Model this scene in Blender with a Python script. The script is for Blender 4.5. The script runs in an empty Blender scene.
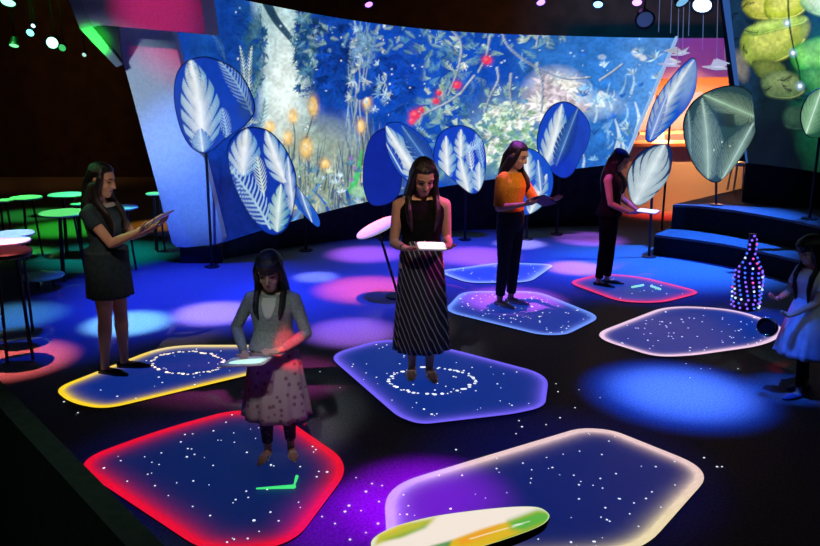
import bpy, bmesh, math, random
import numpy as np
from mathutils import Vector, Matrix, Euler
random.seed(7); RNG = np.random.default_rng(11)
SC = bpy.context.scene
COL = SC.collection
PI = math.pi

# ------------------------------------------------------------------ camera
F = 790.0; CH = 2.3; PITCH = math.atan(200/790)
cam_d = bpy.data.cameras.new('camera'); cam = bpy.data.objects.new('camera', cam_d); COL.objects.link(cam)
cam.location = (0, 0, CH); cam.rotation_euler = (PI/2-PITCH, 0, 0)
cam_d.sensor_width = 36; cam_d.lens = F/820*36; cam_d.clip_start = .05; cam_d.clip_end = 200
SC.camera = cam

# ------------------------------------------------------------------ world, exposure
w = bpy.data.worlds.new('dark_hall'); SC.world = w; w.use_nodes = True
w.node_tree.nodes['Background'].inputs[0].default_value = (.10, .16, .40, 1)
w.node_tree.nodes['Background'].inputs[1].default_value = .010
SC.view_settings.view_transform = 'Standard'; SC.view_settings.look = 'None'
SC.view_settings.exposure = 0.0; SC.view_settings.gamma = 1.0
SC.view_settings.use_curve_mapping = False

FW = Vector((0, math.cos(PITCH), -math.sin(PITCH))); UP = Vector((0, math.sin(PITCH), math.cos(PITCH)))
CAM = Vector((0, 0, CH))
def ray(x, y): return FW + Vector((1, 0, 0))*((x-410)/F) + UP*((273-y)/F)
def at(x, y, Y):
    d = ray(x, y); return CAM + d*(Y/d.y)
def fl(x, y, z=0.0):
    d = ray(x, y); return CAM + d*((z-CH)/d.z)
def on_plane(x, y, p, n):
    d = ray(x, y); return CAM + d*((p-CAM).dot(n)/d.dot(n))
def topx(p):
    v = p-CAM; k = F/v.dot(FW)
    return 410+v.x*k, 273-v.dot(UP)*k
def lin(r, g, b):
    return tuple((v/255/12.92) if v/255 <= .04045 else ((v/255+.055)/1.055)**2.4 for v in (r, g, b))

# ------------------------------------------------------------------ spotlights of the hall, plus added fills
def aimed_spot(name, pos, target, color, power, angle, blend=.6, rad=.05):
    l = bpy.data.lights.new(name, 'SPOT'); o = bpy.data.objects.new(name, l); COL.objects.link(o)
    l.color = color; l.energy = power; l.spot_size = angle; l.spot_blend = blend; l.shadow_soft_size = rad
    o.location = pos
    o.rotation_euler = (Vector(target)-Vector(pos)).to_track_quat('-Z', 'Y').to_euler()
    return o
LZ = 4.7
def pool(x, y, rpx, color, power, blend=.7, off=(0, 0), rad=.05):
    """round pool of light on the floor under a ceiling spot; radius given by its width in the photo"""
    p = fl(x, y); q = fl(x+rpx, y); r = (q-p).length
    pos = Vector((p.x+off[0], p.y+off[1], LZ))
    d = (pos-p).length
    return aimed_spot('ceiling_spot', pos, p, color, power*(r/.5)**0, 2*math.atan(r/d), blend, rad)
BLUE = (.03, .10, 1.0); DEEP = (.01, .03, 1.0); LILAC = (.38, .34, 1.0); PURP = (.42, .12, 1.0); CYAN = (.25, .6, 1.0)
VIOL = (.30, .02, .95); RED = (1.0, .16, .22); GREEN = (.05, .9, .12); TEAL = (.02, .45, .55)
POOLS = [
    (678, 393, 104, (.0, .07, 1.0), 3600, 1.), (682, 392, 84, (.13, .30, 1), 2600, 1.0),
    (215, 313, 50, (.42, .28, 1), 4200, .8), (128, 323, 50, (.22, .66, 1), 4200, .8), (14, 316, 60, (.1, .5, 1), 1300, 1.),
    (352, 332, 56, (.42, .16, 1), 2600, .9), (366, 254, 46, (.5, .12, 1), 3000, .9),
    (316, 277, 26, (.2, .26, 1), 3600, .8),
    (475, 256, 52, (.46, .12, 1), 3600, .9), (590, 239, 42, (.42, .12, 1), 3400, .9), (576, 268, 36, (.5, .16, 1), 5200, .8),
    (520, 244, 30, LILAC, 3600, .8), (512, 300, 60, (.62, .10, .95), 3000, 1.),
    (425, 500, 105, (.32, .0, .95), 3000, 1.), (345, 520, 85, (.24, .0, .95), 1700, 1.),
    (200, 290, 170, DEEP, 3000, 1.), (320, 300, 140, DEEP, 2200, 1.), (470, 262, 190, DEEP, 2700, 1.), (650, 275, 130, (.0, .03, 1), 1700, 1.),
    (60, 330, 130, (.0, .03, 1), 900, 1.), (560, 470, 180, DEEP, 200, 1.), (200, 470, 180, DEEP, 150, 1.),
    (72, 228, 60, (.04, .9, .05), 1500, .9), (105, 255, 80, (.0, .45, .38), 1300, 1.), (15, 255, 46, GREEN, 1300, 1.), (30, 215, 50, GREEN, 700, 1.),
    (160, 225, 42, (1, .35, .03), 800, 1.),
    (662, 213, 50, (1, .03, .02), 2600, .9), (760, 320, 56, (0, .06, 1), 1100, 1.),
]
for (x, y, r, c, pw, bl) in POOLS: pool(x, y, r, c, pw, bl)
pool(368, 289, 62, (1, .10, .08), 3200, .9, rad=.02)
pool(10, 360, 72, (1, .15, .14), 2900, .8, rad=.02)
# washes on canopy, panel, stage; unseen spots added for parapet and back wall
aimed_spot('wash_or_added_spot', (-3.4, 5.4, 4.6), at(150, 2, 9.0), (1.0, .03, .26), 520, .30, 1.)
aimed_spot('wash_or_added_spot', (-2.9, 8.1, 2.3), at(94, 42, 9.2), (.03, 1.0, .05), 420, .34, 1.)
aimed_spot('wash_or_added_spot', (-1.7, 2.0, 4.6), (-1.35, 2.45, .95), (.6, 1, .75), 34, .6, 1.)
aimed_spot('wash_or_added_spot', (-2.4, 4.0, 2.9), at(196, 168, 9.62), (.10, .27, 1.0), 1700, .36, 1.)
aimed_spot('wash_or_added_spot', (-5.2, 5.0, 4.0), at(140, 110, 9.62), (.46, .64, .85), 900, .36, 1.)
aimed_spot('wash_or_added_spot', (4.4, 11.0, 4.6), at(700, 58, 14.4), (.36, .06, .8), 420, .7, 1.)
aimed_spot('wash_or_added_spot', (5.6, 9.6, 4.6), fl(705, 215, .6), (.02, .16, 1), 6500, .62, 1.)
aimed_spot('wash_or_added_spot', (4.0, 12.8, 4.7), (5.2, 18, 3.3), (.0, .30, .80), 1500, 1.2, 1.)
aimed_spot('wash_or_added_spot', (-6.0, 12.5, 4.7), (-8.0, 18, 2.0), (1, .40, .10), 260, 1.2, 1.)
# unseen front fills added to brighten the visitors, plus coloured accents
def on_visitor(x, y, yfoot, src, col, power, ang, bl=.9):
    g = fl(x, yfoot); aimed_spot('visitor_fill_accent', src, at(x, y, g.y), col, power, ang, bl, .04)
on_visitor(122, 235, 371, (-2.0, 2.6, 4.4), (1, .72, .55), 340, .22)
on_visitor(106, 206, 371, (-5.2, 6.8, 4.6), (.25, 1, .35), 420, .13)
on_visitor(424, 215, 374, (.5, 2.6, 4.6), (1, .68, .46), 420, .17)
on_visitor(440, 215, 374, (2.9, 6.0, 3.6), (1, .10, .65), 900, .24)
on_visitor(416, 310, 374, (-.6, 2.4, 4.2), (.8, .8, 1), 240, .20)
on_visitor(520, 178, 305, (1.7, 4.2, 4.6), (1, .62, .36), 700, .15)
on_visitor(530, 196, 305, (2.7, 6.4, 3.2), (1, .02, .10), 420, .16)
on_visitor(606, 200, 285, (.6, 6.2, 4.4), (1, .14, .55), 620, .15)
on_visitor(628, 196, 285, (3.6, 6.2, 4.2), (1, .5, .4), 260, .14)
on_visitor(278, 345, 455, (-.9, 1.6, 4.2), (.82, .95, .90), 190, .20)
on_visitor(290, 400, 455, (-.3, 1.6, 4.4), (1, .72, .80), 170, .16)
on_visitor(780, 345, 393, (1.4, 4.6, 4.2), (.02, .12, 1), 900, .16)
on_visitor(806, 300, 393, (3.2, 2.4, 4.2), (.7, 1, .85), 60, .16)
on_visitor(776, 300, 393, (1.2, 3.6, 3.4), (1, .03, .05), 160, .07)

# ------------------------------------------------------------------ materials
def mat(name, col, rough=.6, metal=0., emit=None, es=1., spec=.3):
    m = bpy.data.materials.new(name); m.use_nodes = True; b = m.node_tree.nodes['Principled BSDF']
    b.inputs['Base Color'].default_value = (*col, 1); b.inputs['Roughness'].default_value = rough; b.inputs['Metallic'].default_value = metal
    b.inputs['Specular IOR Level'].default_value = spec
    if emit:
        b.inputs['Emission Color'].default_value = (*emit, 1); b.inputs['Emission Strength'].default_value = es
    return m
def noisy(name, c1, c2, scale, rough=.7, bump=0., detail=4., spec=.3):
    m = mat(name, c1, rough, spec=spec); nt = m.node_tree; b = nt.nodes['Principled BSDF']
    tc = nt.nodes.new('ShaderNodeTexCoord'); n = nt.nodes.new('ShaderNodeTexNoise'); n.inputs['Scale'].default_value = scale; n.inputs['Detail'].default_value = detail
    r = nt.nodes.new('ShaderNodeValToRGB'); r.color_ramp.elements[0].color = (*c1, 1); r.color_ramp.elements[1].color = (*c2, 1)
    r.color_ramp.elements[0].position = .38; r.color_ramp.elements[1].position = .62
    nt.links.new(tc.outputs['Object'], n.inputs['Vector']); nt.links.new(n.outputs['Fac'], r.inputs['Fac']); nt.links.new(r.outputs['Color'], b.inputs['Base Color'])
    if bump:
        bp = nt.nodes.new('ShaderNodeBump'); bp.inputs['Strength'].default_value = bump; bp.inputs['Distance'].default_value = .01
        nt.links.new(n.outputs['Fac'], bp.inputs['Height']); nt.links.new(bp.outputs['Normal'], b.inputs['Normal'])
    return m
def picture(name, strength=1., base=(.05, .05, .06), rough=.6):
    """lit picture: the colours of a projected or back-lit image live in a colour attribute"""
    m = mat(name, base, rough); nt = m.node_tree; b = nt.nodes['Principled BSDF']
    a = nt.nodes.new('ShaderNodeAttribute'); a.attribute_name = 'picture'
    nt.links.new(a.outputs['Color'], b.inputs['Emission Color']); b.inputs['Emission Strength'].default_value = strength
    return m
M = {}
M['floor'] = noisy('dark_floor', (.16, .16, .17), (.24, .24, .25), 60, .85, .15, spec=.12)
M['wall'] = noisy('dark_wall', (.030, .022, .018), (.045, .03, .024), 3, .95, spec=.05)
M['ceil'] = noisy('dark_ceiling', (.010, .012, .014), (.018, .02, .022), 2, .95, spec=.05)
M['plinth'] = noisy('plinth_paint', (.020, .022, .03), (.03, .032, .04), 8, .9, spec=.06)
M['black'] = mat('black_metal', (.012, .012, .014), .5)
M['blackm'] = mat('matte_black', (.010, .010, .012), .95, spec=.05)
M['stage'] = noisy('stage_carpet', (.10, .10, .11), (.15, .15, .16), 50, .9, spec=.08)
M['stagef'] = noisy('stage_riser', (.010, .010, .012), (.018, .018, .02), 40, .9, spec=.05)
M['white'] = mat('white_board', (.80, .78, .74), .5)
M['tabletop'] = mat('pale_tabletop', (.75, .76, .74), .5)
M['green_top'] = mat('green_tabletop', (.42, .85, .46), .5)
M['panelw'] = noisy('pale_panel', (.62, .63, .66), (.70, .71, .73), 30, .7)
M['canopy'] = noisy('canopy_panel', (.45, .42, .44), (.55, .5, .52), 40, .7)
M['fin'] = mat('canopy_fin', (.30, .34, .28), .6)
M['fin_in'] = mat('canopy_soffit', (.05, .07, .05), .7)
M['cream'] = mat('cream_counter', (.75, .66, .55), .7)
M['orange'] = mat('orange_wood', (.55, .28, .14), .6)
M['pale_purple'] = mat('upper_wall_paint', (.5, .45, .52), .8)
M['skin'] = noisy('skin', (.50, .30, .20), (.53, .32, .22), 14, .55)
M['skin_child'] = noisy('child_skin', (.54, .34, .24), (.57, .36, .26), 14, .55)
M['lip'] = mat('lip', (.36, .10, .09), .5)
M['eye'] = mat('eye', (.010, .008, .007), .35)
M['brow'] = mat('eyebrow', (.02, .014, .01), .8)
def hairmat():
    m = mat('dark_hair', (.008, .006, .006), .42, spec=.4); nt = m.node_tree; b = nt.nodes['Principled BSDF']
    tc = nt.nodes.new('ShaderNodeTexCoord'); mp = nt.nodes.new('ShaderNodeMapping'); mp.inputs['Scale'].default_value = (1, 1, .12)
    n = nt.nodes.new('ShaderNodeTexNoise'); n.inputs['Scale'].default_value = 120; n.inputs['Detail'].default_value = 2
    bp = nt.nodes.new('ShaderNodeBump'); bp.inputs['Strength'].default_value = .7; bp.inputs['Distance'].default_value = .01
    nt.links.new(tc.outputs['Object'], mp.inputs['Vector']); nt.links.new(mp.outputs['Vector'], n.inputs['Vector'])
    nt.links.new(n.outputs['Fac'], bp.inputs['Height']); nt.links.new(bp.outputs['Normal'], b.inputs['Normal'])
    return m
M['hair'] = hairmat()

# ------------------------------------------------------------------ object helpers
def link(name, me, m, parent=None):
    o = bpy.data.objects.new(name, me); COL.objects.link(o)
    if m is not None and not me.materials: me.materials.append(m)
    if parent is not None: o.parent = parent
    return o
def obj(name, bm, m, parent=None, smooth=False):
    me = bpy.data.meshes.new(name); bmesh.ops.recalc_face_normals(bm, faces=bm.faces); bm.to_mesh(me); bm.free()
    if smooth:
        for p in me.polygons: p.use_smooth = True
    return link(name, me, m, parent)
def thing(name, label, cat, loc=(0, 0, 0), rz=0., group=None):
    o = bpy.data.objects.new(name, None); COL.objects.link(o); o.location = loc; o.rotation_euler = (0, 0, rz)
    o.empty_display_size = .1
    o['label'] = label; o['category'] = cat
    if group: o['group'] = group
    return o
def tag(o, label, cat, group=None):
    o['label'] = label; o['category'] = cat
    if group: o['group'] = group
    return o
def struct(o): o['kind'] = 'structure'; return o
def stuff(o): o['kind'] = 'stuff'; return o
def add_box(bm, c, s, rot=None):
    r = bmesh.ops.create_cube(bm, size=1); mtx = Matrix.Translation(c) @ (rot.to_4x4() if rot else Matrix()) @ Matrix.Diagonal((*s, 1))
    bmesh.ops.transform(bm, matrix=mtx, verts=r['verts']); return r['verts']
def frame_of(t, ref=None):
    t = t.normalized(); ref = ref or (Vector((0, 0, 1)) if abs(t.z) < .9 else Vector((1, 0, 0)))
    a = ref.cross(t).normalized(); return a, t.cross(a).normalized()
def add_rings(bm, rings, close=True):
    vr = [[bm.verts.new(p) for p in r] for r in rings]; n = len(vr[0])
    for i in range(len(vr)-1):
        for j in range(n): bm.faces.new((vr[i][j], vr[i][(j+1) % n], vr[i+1][(j+1) % n], vr[i+1][j]))
    if close:
        bm.faces.new(vr[0][::-1]); bm.faces.new(vr[-1])
    return vr
def add_tube(bm, pts, rads, seg=10, flat=1., ref=None, round_ends=True):
    pts = [Vector(p) for p in pts]; n = len(pts)
    if not hasattr(rads, '__len__'): rads = [rads]*n
    ds = []
    for i in range(n): ds.append((pts[min(i+1, n-1)]-pts[max(i-1, 0)]).normalized())
    P = list(zip(pts, rads, ds))
    if round_ends:
        def ends(p, r, d, sgn): return [(p+d*(sgn*r*math.sin(a)), r*math.cos(a), d) for a in (.45, .9, 1.3)]
        P = ends(pts[0], rads[0], ds[0], -1)[::-1] + P + ends(pts[-1], rads[-1], ds[-1], 1)
    a, b = frame_of(ds[0], ref); rings = []
    for p, r, d in P:
        if ref is not None: a, b = frame_of(d, ref)
        else:
            a = (a - d*a.dot(d)).normalized(); b = d.cross(a)
        rings.append([p + a*(math.cos(2*PI*k/seg)*r) + b*(math.sin(2*PI*k/seg)*r*flat) for k in range(seg)])
    add_rings(bm, rings)
def add_secs(bm, secs, seg=32, folds=0, xf=None, phase=0.):
    """stack of horizontal ellipses (z, cx, cy, a, b, fold amplitude)"""
    rings = []
    for s in secs:
        z, cx, cy, a, b = s[:5]; amp = s[5] if len(s) > 5 else 0.
        ring = []
        for k in range(seg):
            t = 2*PI*k/seg; m = 1 + amp*math.sin(folds*t+phase) + amp*.5*math.sin(folds*1.7*t+1+phase)*(1 if folds else 0)
            p = Vector((cx+math.cos(t)*a*m, cy+math.sin(t)*b*m, z)); ring.append(xf @ p if xf else p)
        rings.append(ring)
    add_rings(bm, rings)
def add_disc(bm, c, r, h, seg=40, n=Vector((0, 0, 1)), ry=None, bev=.25):
    a, b = frame_of(n, Vector((0, 1, 0)) if abs(n.y) < .9 else Vector((1, 0, 0))); ry = ry or r; n = n.normalized(); e = h*bev
    def ring(k, z): return [Vector(c)+a*(math.cos(2*PI*i/seg)*(r-k))+b*(math.sin(2*PI*i/seg)*(ry-k))+n*z for i in range(seg)]
    add_rings(bm, [ring(e, 0), ring(0, e), ring(0, h-e), ring(e, h)])
def remeshed(name, bm, m, parent, voxel, smooth=2, fac=.5):
    me = bpy.data.meshes.new('tmp'); bmesh.ops.recalc_face_normals(bm, faces=bm.faces); bm.to_mesh(me); bm.free()
    o = bpy.data.objects.new('tmp', me); COL.objects.link(o)
    r = o.modifiers.new('r', 'REMESH'); r.mode = 'VOXEL'; r.voxel_size = voxel; r.use_smooth_shade = True
    if smooth:
        s = o.modifiers.new('s', 'SMOOTH'); s.iterations = smooth; s.factor = fac
    dg = bpy.context.evaluated_depsgraph_get(); dg.update()
    me2 = bpy.data.meshes.new_from_object(o.evaluated_get(dg)); me2.name = name
    bpy.data.objects.remove(o); bpy.data.meshes.remove(me)
    for p in me2.polygons: p.use_smooth = True
    me2.materials.clear()
    return link(name, me2, m, parent)
def prism(bm, front, off):
    """solid between a polygon and its copy moved by off"""
    a = [bm.verts.new(p) for p in front]; b = [bm.verts.new(Vector(p)+off) for p in front]; n = len(a)
    bm.faces.new(a); bm.faces.new(b[::-1])
    for i in range(n): bm.faces.new((a[i], b[i], b[(i+1) % n], a[(i+1) % n]))
def colour(o, cols):
    at_ = o.data.color_attributes.new('picture', 'FLOAT_COLOR', 'POINT')
    c = np.ones((len(o.data.vertices), 4), np.float32); c[:, :3] = cols; at_.data.foreach_set('color', c.ravel())
def catmull(pts, n, closed=False):
    pts = [np.array(p, float) for p in pts]; m = len(pts); out = []
    for k in range(n):
        u = k/n*m if closed else k/(n-1)*(m-1); i = int(u) if closed else min(int(u), m-2); t = u-i
        g = (lambda j: pts[j % m]) if closed else (lambda j: pts[min(max(j, 0), m-1)])
        p0, p1, p2, p3 = g(i-1), g(i), g(i+1), g(i+2)
        out.append(.5*((2*p1)+(-p0+p2)*t+(2*p0-5*p1+4*p2-p3)*t*t+(-p0+3*p1-3*p2+p3)*t**3))
    return np.array(out)

# ------------------------------------------------------------------ painter for the projected pictures
class Canvas:
    def __init__(s, x0, y0, x1, y1, k, col):
        s.x0, s.y0, s.k = x0, y0, k; s.w = int((x1-x0)*k); s.h = int((y1-y0)*k)
        s.a = np.empty((s.h, s.w, 3)); s.a[:] = lin(*col)
        yy, xx = np.mgrid[0:s.h, 0:s.w]; s.X = xx/k+x0; s.Y = yy/k+y0
    def win(s, x0, y0, x1, y1):
        i0 = max(0, int((y0-s.y0)*s.k)); i1 = min(s.h, int((y1-s.y0)*s.k)+2); j0 = max(0, int((x0-s.x0)*s.k)); j1 = min(s.w, int((x1-s.x0)*s.k)+2)
        return (slice(i0, max(i0, i1)), slice(j0, max(j0, j1)))
    def put(s, sl, mask, col):
        col = np.array(lin(*col)) if not isinstance(col, np.ndarray) else col
        s.a[sl] = s.a[sl]*(1-mask[..., None]) + col*mask[..., None]
    def blob(s, x, y, rx, ry, col, alpha=1., soft=.5, rot=0.):
        R = max(rx, ry)*(1+soft)+1; sl = s.win(x-R, y-R, x+R, y+R); dx = s.X[sl]-x; dy = s.Y[sl]-y; c, n = math.cos(rot), math.sin(rot)
        d = np.hypot((dx*c+dy*n)/rx, (-dx*n+dy*c)/ry); s.put(sl, np.clip((1+soft/2-d)/max(soft, .02), 0, 1)*alpha, col)
    def stroke(s, pts, w0, w1, col, alpha=1., soft=.5):
        n = len(pts)-1
        for i in range(n):
            (xa, ya), (xb, yb) = pts[i], pts[i+1]; wa = w0+(w1-w0)*i/n; wb = w0+(w1-w0)*(i+1)/n; W = max(wa, wb)+soft+1
            sl = s.win(min(xa, xb)-W, min(ya, yb)-W, max(xa, xb)+W, max(ya, yb)+W); X, Y = s.X[sl], s.Y[sl]
            if X.size == 0: continue
            L = (xb-xa)**2+(yb-ya)**2+1e-9; t = np.clip(((X-xa)*(xb-xa)+(Y-ya)*(yb-ya))/L, 0, 1)
            d = np.hypot(X-xa-t*(xb-xa), Y-ya-t*(yb-ya)); s.put(sl, np.clip((wa+(wb-wa)*t-d)/soft+.5, 0, 1)*alpha, col)
    def curve(s, pts, w0, w1, col, alpha=1., n=24): s.stroke([tuple(p) for p in catmull(pts, n)], w0, w1, col, alpha)
    def poly(s, pts, col, alpha=1., soft=1.):
        xs = [p[0] for p in pts]; ys = [p[1] for p in pts]; sl = s.win(min(xs)-2, min(ys)-2, max(xs)+2, max(ys)+2); X, Y = s.X[sl], s.Y[sl]
        if X.size == 0: return
        ins = np.zeros(X.shape, bool); dm = np.full(X.shape, 1e9)
        for (xa, ya), (xb, yb) in zip(pts, list(pts[1:])+[pts[0]]):
            ins ^= ((ya > Y) != (yb > Y)) & (X < (xb-xa)*(Y-ya)/((yb-ya) or 1e-9)+xa)
            L = (xb-xa)**2+(yb-ya)**2+1e-9; t = np.clip(((X-xa)*(xb-xa)+(Y-ya)*(yb-ya))/L, 0, 1); dm = np.minimum(dm, np.hypot(X-xa-t*(xb-xa), Y-ya-t*(yb-ya)))
        s.put(sl, np.clip(np.where(ins, dm, -dm)/soft+.5, 0, 1)*alpha, col)
    def feather(s, base, tip, W, c1, c2, n=9, cut=.35, slope=.55, bend=0., rib=(240, 250, 255), alpha=1., sharp=.75, seed=0, texc=.42, tf=3., shade=1.):
        """feathered leaf: midrib with slanting barbs, notched between them; c1 at the rib, c2 at the rim"""
        bx, by = base; tx, ty = tip; L = math.hypot(tx-bx, ty-by); ux, uy = (tx-bx)/L, (ty-by)/L; R = W+abs(bend)+3
        sl = s.win(min(bx, tx)-R, min(by, ty)-R, max(bx, tx)+R, max(by, ty)+R); X, Y = s.X[sl]-bx, s.Y[sl]-by
        if X.size == 0: return
        t = (X*ux+Y*uy)/L; d = -X*uy+Y*ux - bend*np.sin(PI*np.clip(t, 0, 1)); tt = np.clip(t, 0, 1)
        half = W*np.sin(PI*tt**sharp)**.75+1e-6; q = np.abs(d)/half
        ph = (t*n-q*slope*n*W/L*1.6+np.where(d > 0, .37, 0)+seed) % 1.
        edge = np.where(ph < cut, .30+.70*np.abs(ph/cut*2-1.)**.7, 1.)
        tex = 1-texc*.5*(1+np.sin((t*n*tf-q*slope*n*tf*.9)*2*PI))*np.clip(q*3, .2, 1)
        m = np.clip((edge-q)*half/.9+.5, 0, 1)*((t > 0) & (t < 1))
        c1, c2 = np.array(lin(*c1)), np.array(lin(*c2)); g = np.clip((q-.25)*1.0+.5*np.clip(.5-ph/max(cut, .01)*.25, 0, 1)*(ph < cut*1.6)*(q > .2)+(.35*shade)*(d > 0), 0, 1)[..., None]
        colr = (c1*(1-g)+c2*g)*tex[..., None]
        s.a[sl] = s.a[sl]*(1-m[..., None]*alpha)+colr*m[..., None]*alpha
        rm = np.clip(1.0-np.abs(d)/.9, 0, 1)*((t > 0) & (t < 1)); s.put(sl, rm*.9*alpha, rib)
    def fern(s, base, tip, W, col, n=12, bend=0., wid=.8, alpha=1., ang=.7):
        bx, by = base; tx, ty = tip; L = math.hypot(tx-bx, ty-by); ux, uy = (tx-bx)/L, (ty-by)/L
        P = lambda t: (bx+ux*L*t-uy*bend*math.sin(PI*t), by+uy*L*t+ux*bend*math.sin(PI*t))
        s.stroke([P(i/8) for i in range(9)], wid*.7, wid*.4, col, alpha, .4)
        for i in range(1, n+1):
            t = i/(n+1); l = W*math.sin(PI*t**.7)**.8+.8; px, py = P(t)
            for g in (-1, 1):
                dx = ux*math.cos(ang)-g*uy*math.sin(ang); dy = uy*math.cos(ang)+g*ux*math.sin(ang)
                s.stroke([(px, py), (px+dx*l*.6, py+dy*l*.6), (px+dx*l+ux*l*.15, py+dy*l+uy*l*.15)], wid*.62, wid*.15, col, alpha, .35)
    def spray(s, x, y, r, col, n=9, a0=0., a1=6.28, wid=1.0, R=random.Random(9)):
        '''cluster of narrow pointed leaves fanning out of one point'''
        for i in range(n):
            a = a0+(a1-a0)*(i+.5*R.random())/n; l = r*(.6+.4*R.random()); b = R.uniform(-.25, .25); k = R.uniform(.75, 1.15)
            c = tuple(min(255, v*k) for v in col); m = (x+l*.5*math.cos(a+b), y+l*.5*math.sin(a+b)); e = (x+l*math.cos(a), y+l*math.sin(a))
            s.stroke([(x, y), m], wid*.35, wid, c, .95, .4); s.stroke([m, e], wid, .1, c, .95, .4)
    def mottle(s, amt, cell, seed=0, sl=None):
        """soft cloudy brightness, like paint on the artwork"""
        r = np.random.default_rng(seed); gy, gx = int(s.h/s.k/cell)+3, int(s.w/s.k/cell)+3; g = r.random((gy, gx))
        fy = (s.Y-s.y0)/cell; fx = (s.X-s.x0)/cell; iy, ix = fy.astype(int), fx.astype(int); ty, tx = fy-iy, fx-ix
        ty = ty*ty*(3-2*ty); tx = tx*tx*(3-2*tx)
        v = (g[iy, ix]*(1-tx)+g[iy, ix+1]*tx)*(1-ty)+(g[iy+1, ix]*(1-tx)+g[iy+1, ix+1]*tx)*ty
        s.a *= (1+amt*(v-.5)*2)[..., None]
    def sample(s, px, py):
        x = np.clip((np.asarray(px)-s.x0)*s.k, 0, s.w-1.001); y = np.clip((np.asarray(py)-s.y0)*s.k, 0, s.h-1.001)
        i, j = y.astype(int), x.astype(int); i = np.minimum(i, s.h-2); j = np.minimum(j, s.w-2); fy, fx = (y-i)[:, None], (x-j)[:, None]
        A = s.a
        return (A[i, j]*(1-fx)+A[i, j+1]*fx)*(1-fy)+(A[i+1, j]*(1-fx)+A[i+1, j+1]*fx)*fy
def pxs(verts):
    P = np.array(verts)-np.array(CAM); k = F/(P@np.array(FW)); return 410+P[:, 0]*k, 273-(P@np.array(UP))*k

# ================================================================== SETTING
def slab(name, pts, off, m):
    bm = bmesh.new(); prism(bm, [Vector(p) for p in pts], Vector(off)); return struct(obj(name, bm, m))
X0, X1, Y0, Y1, ZC = -9.5, 10.5, -1.5, 18.0, 4.95
slab('floor', [(X0, Y0, 0), (X1, Y0, 0), (X1, Y1, 0), (X0, Y1, 0)], (0, 0, -.2), M['floor'])
slab('ceiling', [(X0, Y0, ZC), (X1, Y0, ZC), (X1, Y1, ZC), (X0, Y1, ZC)], (0, 0, .2), M['ceil'])
slab('wall_left', [(X0, Y0, 0), (X0, Y1, 0), (X0, Y1, ZC), (X0, Y0, ZC)], (-.2, 0, 0), M['wall'])
slab('wall_right', [(X1, Y0, 0), (X1, Y1, 0), (X1, Y1, ZC), (X1, Y0, ZC)], (.2, 0, 0), M['wall'])
slab('wall_back', [(X0, Y1, 0), (X1, Y1, 0), (X1, Y1, ZC), (X0, Y1, ZC)], (0, .2, 0), M['wall'])
slab('wall_front', [(X0, Y0, 0), (X1, Y0, 0), (X1, Y0, ZC), (X0, Y0, ZC)], (0, -.2, 0), M['wall'])
# low parapets in front of the viewpoint
def parapet(name, pa, pb, zt, wd, side):
    a = fl(*pa, zt); b = fl(*pb, zt); d = (b-a).normalized(); n = Vector((-d.y, d.x, 0))*side; a = a-d*1.2; b = b+d*.12
    bm = bmesh.new(); prism(bm, [a, b, b+n*wd, a+n*wd], Vector((0, 0, -zt))); return struct(obj(name, bm, M['parapet']))
M['parapet'] = noisy('parapet_paint', (.08, .10, .09), (.11, .125, .115), 20, .8)
parapet('wall_parapet_left', (2, 410), (126, 546), .95, .085, 1)

# ------------------------------------------------------------------ the big curved projection screen
BOT = [(222, 243), (260, 231), (300, 219), (340, 208), (380, 199), (430, 189), (480, 181), (540, 173), (590, 167), (622, 163)]
TOP = [(160, -18), (215, -6), (268, 5), (315, 14), (365, 22), (425, 29), (490, 33.5), (570, 36), (630, 37.5), (676, 38)]
YS = [9.75, 10.15, 10.55, 10.9, 11.2, 11.5, 11.7, 11.9, 12.0, 12.05]
NB, NR = 520, 210
cb = catmull(BOT, NB); ct = catmull(TOP, NB); cy = catmull([(y,) for y in YS], NB)[:, 0]
Bp = [at(*cb[i], cy[i]) for i in range(NB)]; Tp = [at(*ct[i], cy[i]+.05) for i in range(NB)]

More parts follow.
